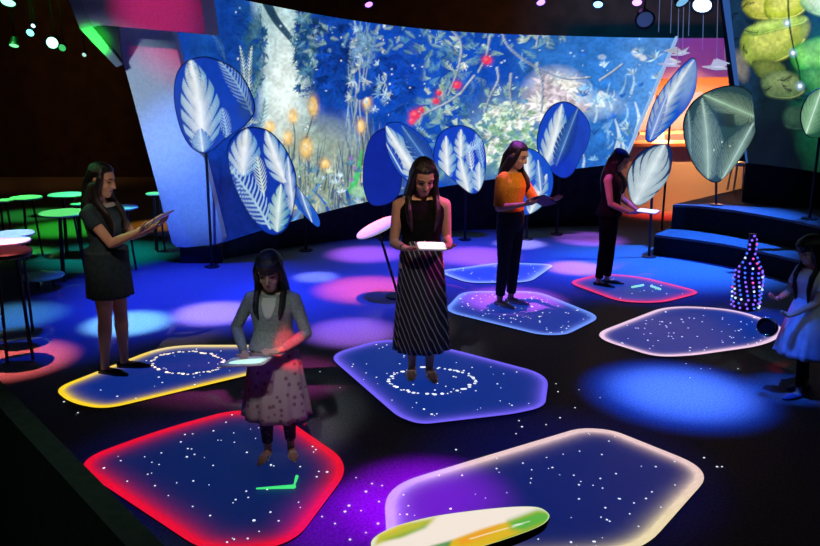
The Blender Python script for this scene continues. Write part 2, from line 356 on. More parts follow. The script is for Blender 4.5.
c = Canvas(150, -25, 690, 255, 3, (16, 74, 182))
def jungle(c):
    R = random.Random(3)
    # broad colour areas of the artwork, and a navy area at lower left
    c.blob(190, 120, 60, 150, (12, 52, 158), .9, .6); c.blob(225, 210, 50, 45, (8, 26, 110), .9, .6)
    c.blob(235, 50, 45, 60, (24, 84, 160), .8, .8); c.blob(320, 80, 30, 90, (20, 74, 165), .9, .5); c.blob(400, 90, 45, 60, (24, 82, 186), .8, .6)
    c.blob(610, 90, 75, 80, (52, 128, 214), .9, .9); c.blob(655, 80, 34, 70, (92, 156, 228), .7, .9); c.blob(560, 55, 40, 25, (44, 110, 190), .7, .8)
    # bright column of light between the trees
    c.poly([(252, -5), (294, -5), (304, 30), (308, 70), (314, 120), (320, 165), (260, 165), (260, 100), (264, 50)], (176, 212, 214), .95, 12)
    c.blob(284, 100, 18, 66, (230, 244, 238), .95, 1.)
    c.curve([(264, -3), (276, 20), (296, 45), (312, 70)], 5, 1.5, (30, 66, 92), .8)
    for i in range(30): c.fern((246+R.random()*20, 5+R.random()*50), (236+R.random()*30, 25+R.random()*60), 6, (40, 92, 120), 6, R.uniform(-4, 4), .7, .6)
    c.poly([(314, 0), (350, 8), (348, 60), (344, 125), (318, 120), (312, 60)], (12, 66, 170), .8, 8); c.poly([(374, 26), (408, 32), (404, 120), (396, 180), (380, 180), (376, 100)], (14, 72, 184), .85, 7)
    # dark conifers with drooping foliage
    for (x, y0, y1, w_) in ((322, -5, 130, 22), (390, 30, 190, 20), (340, 10, 90, 14), (232, -5, 60, 18)):
        for i in range(46):
            y = y0+(y1-y0)*i/46; a = R.choice((-1, 1)); l = w_*(.4+.6*R.random())
            c.fern((x+R.uniform(-3, 3), y), (x+a*l, y+R.uniform(2, 14)), 4.5, R.choice(((14, 60, 140), (20, 70, 150), (10, 44, 112), (26, 86, 150))), 5, R.uniform(-3, 3), .9, .75)
    c.stroke([(390, 40), (388, 100), (386, 200)], 4, 5, (16, 66, 150), .9); c.curve([(362, 95), (376, 93), (390, 98), (400, 94)], 4, 2, (16, 70, 160), .9)
    # ragged edge of leaves along the lit column and the top
    for i in range(60): c.fern((300+R.random()*16, R.random()*70+2), (290+R.random()*40, R.random()*90), 5, R.choice(((150, 188, 186), (96, 140, 150), (40, 84, 110), (60, 110, 140))), 6, R.uniform(-5, 5), .7, .8)
    # pale trunk with bark streaks
    for i in range(38):
        x = R.uniform(346, 368); y = R.uniform(18, 150); c.curve([(x, y), (x+R.uniform(-3, 3), y+15), (x+R.uniform(-4, 4), y+R.uniform(25, 55))], .9, .4, R.choice(((150, 178, 200), (112, 150, 180), (180, 196, 200), (60, 100, 150))), .8, 8)
    for i in range(26): c.fern((345+R.random()*25, 20+R.random()*50), (340+R.random()*40, 20+R.random()*60), 5, (120, 160, 186), 6, R.uniform(-4, 4), .6, .7)
    # grasses along the foot, warm and pale
    c.blob(318, 168, 52, 46, (164, 182, 160), .9, .8); c.blob(350, 188, 44, 26, (128, 148, 140), .7, .9)
    for i in range(230):
        x = R.uniform(268, 400); yb = 243-(x-222)*.16+R.uniform(-45, 0); h = R.uniform(16, 60); b = R.uniform(-9, 9)
        c.curve([(x, yb), (x+b*.4, yb-h*.6), (x+b, yb-h)], R.uniform(.5, 1.2), .3, R.choice(((182, 190, 150), (140, 160, 130), (205, 205, 176), (90, 120, 130), (60, 92, 130), (40, 74, 130), (150, 176, 186))), .8, 7)
    for (x, y) in ((300, 190), (330, 205), (278, 222), (350, 190)): c.curve([(x, y+18), (x+10, y+6), (x+26, y-14)], 3, .5, (92, 160, 220), .9); c.curve([(x, y+18), (x-4, y), (x-16, y-14)], 2.4, .4, (36, 92, 186), .9)
    c.curve([(352, 190), (358, 172), (362, 150)], 4, 1, (80, 200, 120), .8); c.blob(360, 192, 9, 6, (170, 220, 180), .8)
    for (x, y) in ((352, 180), (355, 168), (351, 158)): c.blob(x, y, 1.6, 1.8, (170, 110, 220), .9, .5)
    # amber bulbs on stems
    for (x, y, rx, ry, bx, by) in ((313, 106, 4, 9, 302, 150), (293, 116, 3.4, 6, 293, 160), (270, 127, 4, 5, 280, 160), (306, 148, 5, 9, 308, 185), (288, 138, 3.5, 6, 286, 170), (367, 103, 3.2, 6, 370, 150), (361, 126, 3, 6, 362, 165), (325, 164, 4, 4, 324, 190)):
        c.curve([(bx, by), ((x+bx)/2+2, (y+by)/2), (x, y+ry)], .8, .5, (70, 84, 90), .9, 8)
        c.blob(x, y, rx+2, ry+2, (235, 180, 90), .5, .9); c.blob(x, y, rx, ry, (250, 206, 120), .95, .4); c.blob(x-1, y-1, rx*.5, ry*.5, (255, 232, 180), .9, .6)
    # leafy thicket in the middle
    for i in range(330):
        x = R.uniform(395, 548); y = R.uniform(28, 175)
        dens = math.exp(-((x-445)/28)**2)*(y > 40) + math.exp(-((x-515)/28)**2-((y-130)/36)**2)*1.5 + .35*(y < 55) + .35*(y > 120)
        if R.random() > dens: continue
        a = R.uniform(0, 2*PI); l = R.uniform(6, 17)
        c.fern((x, y), (x+l*math.cos(a), y+l*math.sin(a)), R.uniform(3, 6), R.choice(((120, 170, 186), (150, 190, 176), (84, 140, 180), (188, 212, 190), (60, 112, 170), (40, 88, 150))), 6, R.uniform(-3, 3), .8, .85)
    c.blob(505, 130, 34, 34, (150, 192, 168), .5, 1.); c.blob(480, 165, 40, 18, (110, 160, 150), .45, 1.)
    for i in range(150):
        a = R.uniform(0, 2*PI); q = math.sqrt(R.random()); x = 508+32*q*math.cos(a); y = 136+34*q*math.sin(a); c.blob(x, y, R.uniform(1.4, 3.6), R.uniform(1.2, 2.6), R.choice(((225, 240, 220), (170, 215, 176), (120, 180, 140), (200, 225, 215), (80, 140, 140))), .85, .5, R.random()*3)
    # glowing clearing with big white leaves
    c.blob(556, 92, 26, 20, (230, 226, 214), .85, .9); c.blob(535, 105, 12, 14, (196, 170, 190), .6, .9); c.blob(590, 105, 30, 12, (190, 214, 226), .6, .9)
    for i in range(26):
        a = R.uniform(-2.4, .6); l = R.uniform(12, 26); c.curve([(556, 96), (556+l*.6*math.cos(a), 92+l*.5*math.sin(a)-3), (556+l*1.3*math.cos(a), 96+l*math.sin(a))], 1.6, .4, R.choice(((250, 246, 236), (214, 224, 226), (160, 190, 210))), .8, 8)
    for i in range(40):
        x = R.uniform(560, 660); y = R.uniform(90, 168); a = R.uniform(-2.2, -.9); l = R.uniform(8, 24); c.curve([(x, y), (x+l*.5*math.cos(a)+2, y+l*.5*math.sin(a)), (x+l*math.cos(a), y+l*math.sin(a))], 1.5, .3, R.choice(((150, 200, 240), (190, 220, 244), (90, 150, 220), (120, 180, 236))), .75, 7)
    for (x, y) in ((622, 150), (617, 135), (637, 118), (645, 130)): c.curve([(x, y+14), (x+2, y), (x-2, y-16)], 2.8, .5, (205, 228, 246), .9)
    for i in range(8): c.curve([(597+R.uniform(-8, 8), 106), (600, 96+R.uniform(-5, 5)), (612+R.uniform(-4, 6), 100)], 1.4, .4, (220, 236, 244), .8)
    c.blob(637, 53, 5, 4, (236, 242, 250), .95, .6, .6); c.blob(643, 58, 3.5, 3, (236, 242, 250), .9, .6); c.blob(602, 57, 4, 2.5, (190, 215, 245), .8, .6)
    c.poly([(374, 28), (412, 34), (426, 60), (424, 92), (404, 110), (396, 178), (381, 180), (377, 100)], (14, 70, 182), .9, 6); c.poly([(316, 2), (346, 10), (346, 60), (341, 118), (322, 112), (314, 60)], (14, 68, 172), .75, 8); c.curve([(360, 96), (376, 92), (392, 97), (402, 92)], 4, 2, (14, 66, 166), .95); c.blob(470, 84, 12, 20, (18, 84, 190), .7, .8); c.blob(224, 40, 16, 60, (10, 58, 156), .7, .9)
    # crisp fans of leaves
    for i in range(95):
        x = R.uniform(398, 545); y = R.uniform(32, 178); d = math.exp(-((x-447)/24)**2-((y-88)/44)**2)+1.3*math.exp(-((x-512)/30)**2-((y-132)/36)**2)+.8*math.exp(-((x-480)/40)**2-((y-160)/16)**2)+.5*math.exp(-((y-44)/9)**2)
        if R.random() < d: c.spray(x, y, R.uniform(6, 13), R.choice(((200, 222, 214), (160, 200, 206), (112, 164, 196), (226, 238, 226), (70, 126, 176), (168, 206, 180))), R.randint(5, 8), *(lambda a: (a, a+R.uniform(1.6, 3)))(R.uniform(0, 6)), R.uniform(.6, 1.1))
    for i in range(46): c.spray(R.uniform(486, 540), R.uniform(104, 168), R.uniform(4, 9), R.choice(((236, 246, 232), (206, 232, 206), (150, 196, 160))), 8, 0, 6.28, 1.3)
    for i in range(26): c.spray(R.uniform(538, 582), R.uniform(84, 116), R.uniform(8, 18), R.choice(((252, 250, 242), (232, 236, 236), (214, 200, 212))), 9, 2.6, 6.9, 1.7)
    for i in range(30): c.spray(R.uniform(296, 332), R.uniform(4, 70), R.uniform(6, 13), R.choice(((40, 88, 112), (22, 64, 110), (130, 168, 170), (14, 52, 120))), 8, R.uniform(0, 3), R.uniform(4, 6), 1.1)
    for i in range(40): c.spray(R.choice((R.uniform(252, 266), R.uniform(300, 310))), R.uniform(20, 95), R.uniform(6, 12), R.choice(((18, 66, 150), (30, 84, 140), (70, 120, 150))), 8, R.uniform(0, 3), R.uniform(4, 6), 1.1)
    for i in range(26): c.spray(R.uniform(318, 345), R.uniform(10, 92), R.uniform(8, 16), R.choice(((12, 58, 150), (16, 70, 170), (10, 48, 126))), 9, .2, 2.9, 1.4)
    for i in range(22): c.spray(R.uniform(376, 408), R.uniform(40, 110), R.uniform(8, 16), R.choice(((12, 60, 164), (18, 76, 184), (10, 50, 140))), 9, .2, 2.9, 1.6)
    for i in range(36): c.spray(R.uniform(350, 392), R.uniform(24, 110), R.uniform(4, 9), R.choice(((170, 200, 216), (120, 166, 206), (200, 214, 214))), 6, R.uniform(0, 3), R.uniform(4, 6), .7)
    for i in range(30): c.spray(R.uniform(278, 372), R.uniform(165, 212), R.uniform(6, 14), R.choice(((206, 214, 180), (150, 180, 160), (90, 140, 170), (200, 224, 230))), 7, 3.4, 6.0, .9)
    for i in range(34): c.spray(R.uniform(575, 665), R.uniform(44, 165), R.uniform(5, 12), R.choice(((130, 190, 240), (180, 216, 244), (60, 124, 210), (40, 104, 200))), 6, R.uniform(2.6, 4), R.uniform(5, 6.6), .9)
    # leaf sprays along the top edge
    for i in range(60):
        x = R.uniform(300, 565); y = R.uniform(24, 52); a = R.uniform(.2, 2.9); l = R.uniform(6, 15); c.feather((x, y), (x+l*math.cos(a), y+l*math.sin(a)*.7), 2.6, R.choice(((190, 214, 206), (140, 180, 190), (100, 150, 180))), (60, 110, 150), 3, .2, alpha=.7, rib=(120, 160, 190))
    # lianas
    V = (176, 190, 206)
    for p in ([(452, 30), (461, 44), (458, 68), (448, 95)], [(502, 32), (508, 46), (524, 60), (546, 72), (568, 79), (590, 77)], [(497, 68), (498, 80), (490, 96), (484, 112)], [(511, 74), (510, 90), (512, 106), (517, 116)], [(537, 64), (542, 86), (541, 112)], [(462, 92), (448, 102), (432, 110), (420, 116)], [(474, 76), (466, 86), (460, 94)], [(538, 36), (536, 46)], [(490, 36), (486, 56), (478, 72)], [(600, 80), (612, 72), (622, 64)]):
        c.curve(p, 1.3, .8, V, .95); c.curve([(x+1, y+.6) for x, y in p], .6, .4, (70, 96, 150), .8)
    # red berries
    for (x, y, r) in ((487, 60, 4.6), (457, 85, 4), (439, 93, 2.8), (436, 101, 3.2), (415, 115, 5.2), (412, 121, 3), (421, 110, 3)):
        c.blob(x, y, r+1.5, r+1.5, (180, 60, 130), .5, .8); c.blob(x, y, r, r*.92, (238, 60, 96), 1, .35); c.blob(x-1, y-1, r*.4, r*.35, (255, 120, 140), .8, .7)
    for i in range(170): c.blob(R.uniform(235, 670), R.uniform(5, 200), R.uniform(.5, 1.1), R.uniform(.5, 1.1), R.choice(((220, 240, 250), (160, 210, 250), (240, 240, 220))), .9, .5)
    # fern fronds beside the tall leaves
    c.fern((244, 98), (240, 46), 4, (190, 214, 200), 14, 2, .8); c.fern((250, 98), (252, 46), 4, (206, 222, 204), 14, -2, .8); c.fern((240, 110), (262, 70), 7, (120, 160, 160), 9, 3, .9); c.fern((252, 140), (265, 98), 7, (90, 136, 150), 9, 3, .9)
    c.fern((236, 128), (258, 122), 6, (176, 200, 180), 8, -3, .8); c.fern((225, 60), (212, 34), 5, (60, 110, 160), 8, 2, .7)
    c.mottle(.20, 9, 1); c.mottle(.20, 2.2, 2)
jungle(c)
c.a = c.a + (RNG.random(c.a.shape[:2])[..., None]-.5)*.05*(.2+c.a)
scr = thing('projection_screen', 'huge curved screen showing a glowing blue jungle with red berries', 'screen', (0, 0, 0))
verts = [];
for j in range(NR):
    t = j/(NR-1)
    verts += [tuple(Bp[i].lerp(Tp[i], t)) for i in range(NB)]
faces = [(j*NB+i, j*NB+i+1, (j+1)*NB+i+1, (j+1)*NB+i) for j in range(NR-1) for i in range(NB-1)]
me = bpy.data.meshes.new('screen_surface'); me.from_pydata(verts, [], faces)
M['screen'] = picture('projected_jungle', 1.0, (.02, .02, .022)); so = link('screen_surface', me, M['screen'], scr)
colour(so, c.sample(*pxs(verts)))
# the solid wall behind the picture
bm = bmesh.new(); rings = []
for i in range(0, NB, 13):
    e = Vector((0, .02, 0)); g = Vector((0, .32, 0)); rings.append([Bp[i]+e, Tp[i]+e, Tp[i]+g, Bp[i]+g])
add_rings(bm, rings); obj('screen_wall', bm, M['plinth'], scr)
# dark base that carries the screen
bm = bmesh.new(); rings = []
for i in range(0, NB, 13):
    b = Bp[i]; g = Vector((0, .30, 0)); f_ = Vector((b.x, b.y+.06, 0)); t_ = Vector((b.x, b.y+.06, b.z-.003)); rings.append([f_, t_, t_+g, f_+g])
add_rings(bm, rings); obj('base', bm, M['plinth'], scr)
# rim strip on the far end, its caught projection light put in as emission
bm = bmesh.new(); add_tube(bm, [at(623, 164, 12.02), at(676.5, 38, 12.07)], .028, 8); obj('rim', bm, mat('rim_glow', (.3, .3, .3), .5, emit=lin(150, 190, 235), es=.9), scr)

# pale slanting end panel beside the screen
ep = thing('end_panel', 'tall pale slanting panel washed in light blue at the screen end', 'panel', (0, 0, 0))
pl = [(112, 20), (172, 28), (223, 238), (221, 242.5), (216, 244.5), (186, 247.5), (177, 247), (172, 243)]
bm = bmesh.new(); prism(bm, [at(x, y, 9.55) for x, y in pl], Vector((0.02, .12, 0))); obj('face', bm, M['panelw'], ep)
bm = bmesh.new(); a = at(180, 247, 9.6); b = at(221, 244, 9.6); zz = min(a.z, b.z)-.004
prism(bm, [Vector((a.x, 9.58, 0)), Vector((b.x, 9.58, 0)), Vector((b.x, 9.58, zz)), Vector((a.x, 9.58, zz))], Vector((0, .08, 0))); obj('foot', bm, M['plinth'], ep)

# canopy over the panel
cp = thing('canopy', 'magenta lit overhanging canopy with a green lit slanting fin', 'canopy')
bm = bmesh.new(); prism(bm, [at(x, y, 9.15) for x, y in ((60, -30), (81, 29), (99, 25), (206, 34), (196, -30))], Vector((.05, .42, 0))); obj('fascia', bm, M['canopy'], cp)
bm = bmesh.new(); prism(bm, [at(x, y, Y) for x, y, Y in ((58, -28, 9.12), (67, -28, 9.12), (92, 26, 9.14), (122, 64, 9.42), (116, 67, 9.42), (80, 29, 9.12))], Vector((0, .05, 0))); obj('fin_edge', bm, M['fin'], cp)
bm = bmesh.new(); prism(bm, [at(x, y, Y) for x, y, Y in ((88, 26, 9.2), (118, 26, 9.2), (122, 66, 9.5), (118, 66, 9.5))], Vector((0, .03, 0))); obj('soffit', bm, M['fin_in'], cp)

# ------------------------------------------------------------------ stage steps
def tier(front_px, z0, z1, backpx, name, parent):
    # tread on top of a dark riser
    bk = fl(*backpx, z1); fr = [tuple(fl(*p, z0)) for p in front_px]; fr = catmull([(a[0], a[1]) for a in fr], 24)
    ring = [Vector((p[0], p[1], z0)) for p in fr] + [Vector((9.0, bk.y, z0)), Vector((bk.x, bk.y, z0))]
    bm = bmesh.new(); prism(bm, ring, Vector((0, 0, z1-z0-.03))); obj(name+'_riser', bm, M['stagef'], parent)
    bm = bmesh.new(); prism(bm, [p+Vector((0, 0, z1-z0-.03)) for p in ring], Vector((0, 0, .03))); obj(name+'_tread', bm, M['stage'], parent)
st = thing('stage_steps', 'dark two step round platform with blue lit treads beside the pillar', 'platform')
tier([(653, 255), (690, 260), (735, 268), (790, 282), (850, 300)], 0, .27, (684, 222), 'lower', st)
tier([(671, 229), (700, 231), (745, 238), (800, 250), (850, 264)], .27, .60, (752, 186), 'upper', st)

# ------------------------------------------------------------------ pillar with boulder picture
pil = thing('pillar_screen', 'slanting pillar screen of lime green boulders above a black base', 'screen')
PY = 10.55
PB = [(748, 163), (775, 166), (805, 170), (840, 176)]; PT = [(728, -12), (768, -14), (806, -16), (850, -18)]
NPx, NPy = 130, 210
pcb = catmull(PB, NPx); pct = catmull(PT, NPx)
pv = []
for j in range(NPy):
    t = j/(NPy-1)
    for i in range(NPx):
        u = i/(NPx-1); pv.append(tuple(at(*(pcb[i]*(1-t)+pct[i]*t), PY-.55*math.sin(u*PI*.6)+.0)))
c2 = Canvas(715, -25, 860, 185, 3, (12, 34, 36))
def boulders(c):
    R = random.Random(5)
    c.blob(735, 60, 22, 90, (20, 52, 80), .9, .7); c.blob(790, 155, 80, 40, (8, 18, 20), 1, .7); c.blob(822, 90, 26, 70, (20, 96, 62), .8, .8)
    def rock(pts, base, hi, lo):
        cx = sum(p[0] for p in pts)/len(pts); cy_ = sum(p[1] for p in pts)/len(pts); P = [tuple(p) for p in catmull(pts, 40, True)]
        c.poly(P, lo, 1, 1.5); sh = lambda k, dx, dy: [(cx+dx+(x-cx)*k, cy_+dy+(y-cy_)*k) for x, y in P]
        c.poly(sh(.93, -.4, -1.4), base, 1, 5); c.poly(sh(.62, -1.5, -4), hi, .9, 8); c.curve([(cx+(x-cx)*.9, cy_+(y-cy_)*.9-1) for x, y in P[20:34]], .8, .3, hi, .8)
    rock([(742, 4), (762, -8), (786, -6), (790, 8), (772, 20), (750, 18)], (172, 176, 62), (216, 212, 104), (52, 66, 26))
    rock([(764, 4), (776, -8), (800, -10), (808, 6), (796, 18), (770, 20)], (184, 200, 60), (232, 236, 120), (64, 90, 30))
    rock([(800, 2), (815, -8), (840, -6), (838, 18), (812, 14)], (170, 220, 150), (220, 244, 200), (60, 130, 70))
    rock([(740, 40), (752, 26), (780, 22), (806, 17), (812, 30), (800, 50), (782, 62), (756, 68), (742, 60)], (150, 172, 66), (206, 216, 104), (40, 58, 28))
    rock([(744, 32), (760, 26), (790, 21), (806, 18), (806, 23), (780, 30), (756, 36)], (170, 206, 90), (200, 230, 120), (110, 150, 60))
    rock([(752, 62), (775, 62), (786, 70), (778, 80), (760, 78)], (84, 104, 46), (120, 136, 60), (36, 50, 28))
    rock([(762, 78), (782, 72), (800, 78), (806, 92), (790, 100), (766, 96)], (92, 118, 72), (128, 150, 96), (34, 50, 36))
    rock([(790, 52), (806, 42), (832, 38), (836, 70), (812, 76), (796, 70)], (64, 170, 72), (130, 214, 104), (20, 66, 38))
    rock([(798, 72), (820, 70), (840, 74), (838, 96), (812, 94)], (40, 130, 64), (80, 160, 84), (20, 64, 40))
    rock([(784, 112), (800, 108), (812, 118), (806, 130), (786, 128)], (36, 66, 52), (52, 86, 66), (16, 34, 30))
    c.blob(740, 66, 7, 14, (170, 160, 140), .5, .8, -.3)
    for (x, y, a) in ((744, 30, .3), (740, 38, 2.6), (744, 44, 1.4), (740, 12, 2.2), (744, 18, .6), (778, 80, -.4), (772, 86, 2.7), (770, 100, 2.9), (792, 98, .1), (782, 84, .9), (800, 96, -.3), (742, 8, -.6)):
        c.fern((x, y), (x+15*math.cos(a), y+10*math.sin(a)), 4.0, (8, 22, 30), 6, R.uniform(-2, 2), .55, .95)
    c.curve([(788, -10), (789, 20), (794, 50), (799, 70), (800, 88)], .9, .8, (16, 60, 30), 1)
    for (x, y) in ((787, 23), (793, 53), (800, 86)): c.blob(x, y, 4, 4, (150, 190, 230), .6, .9); c.blob(x, y, 2, 2, (240, 248, 255), 1, .5)
    c.mottle(.2, 7, 4); c.mottle(.22, 2.4, 6)
boulders(c2)
c2.a = c2.a*(1+(RNG.random(c2.a.shape[:2])[..., None]-.5)*.22)
me = bpy.data.meshes.new('screen_surface'); me.from_pydata(pv, [], [(j*NPx+i, j*NPx+i+1, (j+1)*NPx+i+1, (j+1)*NPx+i) for j in range(NPy-1) for i in range(NPx-1)])
po = link('screen_surface', me, picture('projected_boulders', 1.0, (.02, .02, .02)), pil); colour(po, c2.sample(*pxs(pv)))
bm = bmesh.new(); rings = []
for i in range(0, NPx, 8):
    b = Vector(pv[i])+Vector((0, .02, 0)); t_ = Vector(pv[(NPy-1)*NPx+i])+Vector((0, .02, 0)); g = Vector((b.x/b.y*.46 if i == 0 else 0, .45, 0)); rings.append([b, t_, t_+g, b+g])
add_rings(bm, rings); obj('screen_wall', bm, M['pillar'] if 'pillar' in M else M['plinth'], pil)
bm = bmesh.new(); prism(bm, [at(x, y, PY+.0) for x, y in ((720.5, -12), (729, -12), (750, 163), (746, 163))], Vector((.14, .3, 0))); M['strip'] = mat('blue_spill_glow', (.1, .1, .12), .6, emit=lin(44, 84, 150), es=1.); obj('side_strip', bm, M['strip'], pil)  # projection spill on the side face put in as even blue emission
bm = bmesh.new(); rings = []
for i in range(0, NPx, 8):
    b = Vector(pv[i])+Vector((.02, .12, -.003)); f_ = Vector((b.x, b.y, .601)); g = Vector((b.x/b.y*.41, .4, 0)); rings.append([f_, b, b+g, f_+g])
add_rings(bm, rings); obj('base', bm, M['blackm'], pil)

# ------------------------------------------------------------------ orange lit counter room behind
def back_box(name, px, Y, dep, m, parent):
    bm = bmesh.new(); prism(bm, [at(x, y, Y) for x, y in px], Vector((0, dep, 0))); return obj(name, bm, m, parent)
ct_ = thing('service_counter', 'orange lit serving counter in the recess between the two screens', 'counter')
back_box('back_wall', ((600, 60), (760, 60), (760, 200), (600, 200)), 16.6, .1, M['cream'], ct_)
back_box('header_panel', ((640, 96), (760, 88), (760, 70), (640, 78)), 14.6, .3, M['orange'], ct_)
back_box('post', ((658, 90), (665, 90), (663, 203), (656, 203)), 14.75, .15, M['orange'], ct_)
back_box('post', ((706, 90), (711, 90), (711, 203), (706, 203)), 14.75, .15, M['orange'], ct_)
a = fl(626, 211); 
bm = bmesh.new(); add_box(bm, ((fl(690, 211).x), a.y+.35, .55), (2.6, .6, 1.1)); obj('counter_body', bm, M['cream'], ct_)
bm = bmesh.new(); add_box(bm, ((fl(690, 211).x), a.y+.33, 1.125), (2.7, .74, .05)); obj('counter_top', bm, M['orange'], ct_)
back_box('shelf', ((640, 132), (760, 128), (760, 131), (640, 135)), 15.2, .3, M['orange'], ct_)
uw = thing('upper_wall_panel', 'purple lit wall panel above the orange counter', 'panel')
back_box('panel', ((600, 38), (765, 38), (765, 76), (600, 80)), 14.4, .12, M['pale_purple'], uw)
for (x, y, Y, pw) in ((664, 128, 14.5, 70), (700, 128, 14.5, 80), (735, 128, 14.5, 60)):
    l = bpy.data.lights.new('counter_lamp', 'POINT'); l.color = (1, .43, .18); l.energy = pw*1.9; l.shadow_soft_size = .15; o = bpy.data.objects.new('counter_lamp', l); COL.objects.link(o); o.location = at(x, y, Y)
l = bpy.data.lights.new('counter_front_lamp', 'SPOT'); l.color = (1, .42, .16); l.energy = 1300; l.spot_size = .95; l.spot_blend = 1.; o = bpy.data.objects.new('counter_front_lamp', l); COL.objects.link(o)
o.location = (4.8, 12.5, 3.7); o.rotation_euler = (Vector((4.8, 14.2, .8))-o.location).to_track_quat('-Z', 'Y').to_euler()
# white stool on the platform
sp = fl(738, 191, .60); stl = thing('bar_stool', 'white stool standing on the platform beside the pillar base', 'stool', (sp.x, sp.y, .60))
bm = bmesh.new(); add_disc(bm, (0, 0, .38), .17, .04); obj('seat', bm, M['white'], stl, True)
for k in range(4):
    a = PI/4+k*PI/2; bm = bmesh.new(); add_tube(bm, [(.12*math.cos(a), .12*math.sin(a), .38), (.16*math.cos(a), .16*math.sin(a), .008)], .014, 8, round_ends=False); obj('leg', bm, M['white'], stl)

# ------------------------------------------------------------------ leaf panels on stands
def leaf(label, outline, Y, paint, bg, pole=None, foot=None, base_z=0., yaw=0., strength=.95):
    """leaf-shaped picture panel with a dark rim, carried by a thin pole"""
    xs = [p[0] for p in outline]; ys = [p[1] for p in outline]; cx, cy_ = sum(xs)/len(xs), sum(ys)/len(ys)
    p0 = at(cx, cy_, Y); n = Vector((math.sin(yaw), -math.cos(yaw), 0)); NS, NRg = 200, 54
    o2 = catmull(outline, NS, True); ctr = np.array([cx, cy_])
    root = thing('leaf_sculpture', label, 'leaf panel', (p0.x, p0.y, base_z), 0, 'leaf shaped panels on poles'); inv = Vector(root.location)
    cv = Canvas(min(xs)-4, min(ys)-4, max(xs)+4, max(ys)+4, 3, bg); paint(cv); cv.mottle(.10, 5, 3)
    cv.a = cv.a*(1+(RNG.random(cv.a.shape[:2])[..., None]-.5)*.12)
    vs = []; px = []
    for r in range(NRg):
        k = (1-r/NRg)**.9
        for i in range(NS):
            q = ctr+(o2[i]-ctr)*k; vs.append(on_plane(q[0], q[1], p0, n)-inv); px.append(q)
    vs.append(p0-inv); px.append(ctr)
    fs = [(r*NS+i, r*NS+(i+1) % NS, (r+1)*NS+(i+1) % NS, (r+1)*NS+i) for r in range(NRg-1) for i in range(NS)]
    fs += [((NRg-1)*NS+i, (NRg-1)*NS+(i+1) % NS, NRg*NS) for i in range(NS)]
    me = bpy.data.meshes.new('blade'); me.from_pydata([tuple(v) for v in vs], [], fs)
    b = link('blade', me, picture('lit_leaf', strength, (.02, .02, .022)), root); px = np.array(px); cc = cv.sample(px[:, 0], px[:, 1]); cc[:NS] *= .25; cc[NS:2*NS] *= .6; colour(b, cc)
    bm = bmesh.new(); back = -n*.03
    add_rings(bm, [[v+n*.0-n*.002 for v in vs[:NS]], [p0-inv+(v-(p0-inv))*1.012-n*.014 for v in vs[:NS]], [v+back for v in vs[:NS]]]); obj('backing', bm, M['plinth'], root)
    if pole:
        top = on_plane(pole[0], pole[1], p0, n)-inv-n*.045; bot = Vector((top.x, top.y, 0))
        if foot: bot = Vector((fl(*foot, base_z)-inv)); bot.z = 0; top = Vector((top.x*.5+bot.x*.5, top.y, top.z))
        bm = bmesh.new(); add_tube(bm, [bot+Vector((0, 0, .012)), top], .017, 8, round_ends=False); obj('pole', bm, M['black'], root)
        bm = bmesh.new(); add_disc(bm, bot+Vector((0, 0, .001)), .09, .014); obj('foot_plate', bm, M['black'], root)
    return root
W_, B_ = (244, 250, 253), (110, 176, 232)
def p1(c):
    c.blob(190, 130, 30, 30, (8, 40, 140), .8, 1); c.feather((204, 150), (190, 58), 20, (244, 250, 252), (130, 186, 228), 6, .36, .9, 3, texc=.5); c.feather((203, 152), (200, 128), 10, (190, 220, 244), (60, 130, 210), 5, .3)
    c.fern((252, 114), (219, 60), 13, (140, 180, 216), 12, 3, 1.3); c.fern((229, 142), (222, 108), 8, (150, 190, 226), 9, 0, 1.1); c.blob(246, 108, 8, 12, (40, 70, 120), .6, .9)
leaf('tall blue leaf panel with one white feather leaf, at the pale slanting panel', [(176, 76), (186, 62), (204, 57), (222, 62), (240, 74), (252, 96), (254, 112), (244, 126), (226, 138), (212, 150), (202, 153), (190, 146), (180, 128), (174, 100)], 9.2, p1, (16, 62, 176), (209, 140), (212, 267))
def p2(c):
    c.feather((243, 176), (247, 128), 16, W_, B_, 4, .4, .9); c.feather((286, 184), (266, 130), 12, W_, B_, 4, .4, .9); c.fern((264, 196), (257, 156), 9, (206, 226, 210), 10, 0, 1.2)
    c.fern((270, 228), (230, 168), 17, (170, 206, 226), 13, 2, 1.8, 1., .95); c.feather((277, 232), (281, 184), 11, (220, 244, 238), (90, 170, 206), 5, .4); c.feather((294, 217), (288, 158), 7, (214, 230, 248), (60, 120, 220), 4, .3)
leaf('blue leaf panel packed with white leaves, lowest beside the amber flowers', [(227, 152), (234, 136), (248, 128), (266, 130), (280, 142), (290, 158), (296, 178), (294, 204), (288, 226), (276, 235), (262, 230), (248, 212), (234, 184)], 9.9, p2, (14, 52, 168), (274, 228))
def p10(c): c.feather((297, 170), (312, 222), 7, (130, 180, 236), (22, 70, 190), 6, .15, bend=2)
leaf('narrow blue dagger leaf panel crossing low over the grass picture', [(288, 178), (294, 182), (306, 198), (316, 212), (320, 222), (318, 227), (310, 221), (298, 208), (290, 194)], 10.25, p10, (30, 92, 206), (304, 208))
def p3_shadow(c): c.blob(385, 165, 30, 40, (10, 36, 150), .6, 1)  # navy shape added for the shadow the feathered leaf casts on the screen
leaf('plain navy shape standing in for the shadow of the feathered leaf over the dark haired woman', [(366, 150), (372, 136), (384, 129), (398, 134), (402, 160), (400, 190), (390, 203), (372, 205), (364, 190), (363, 168)], 10.95, p3_shadow, (12, 42, 158), (384, 198))
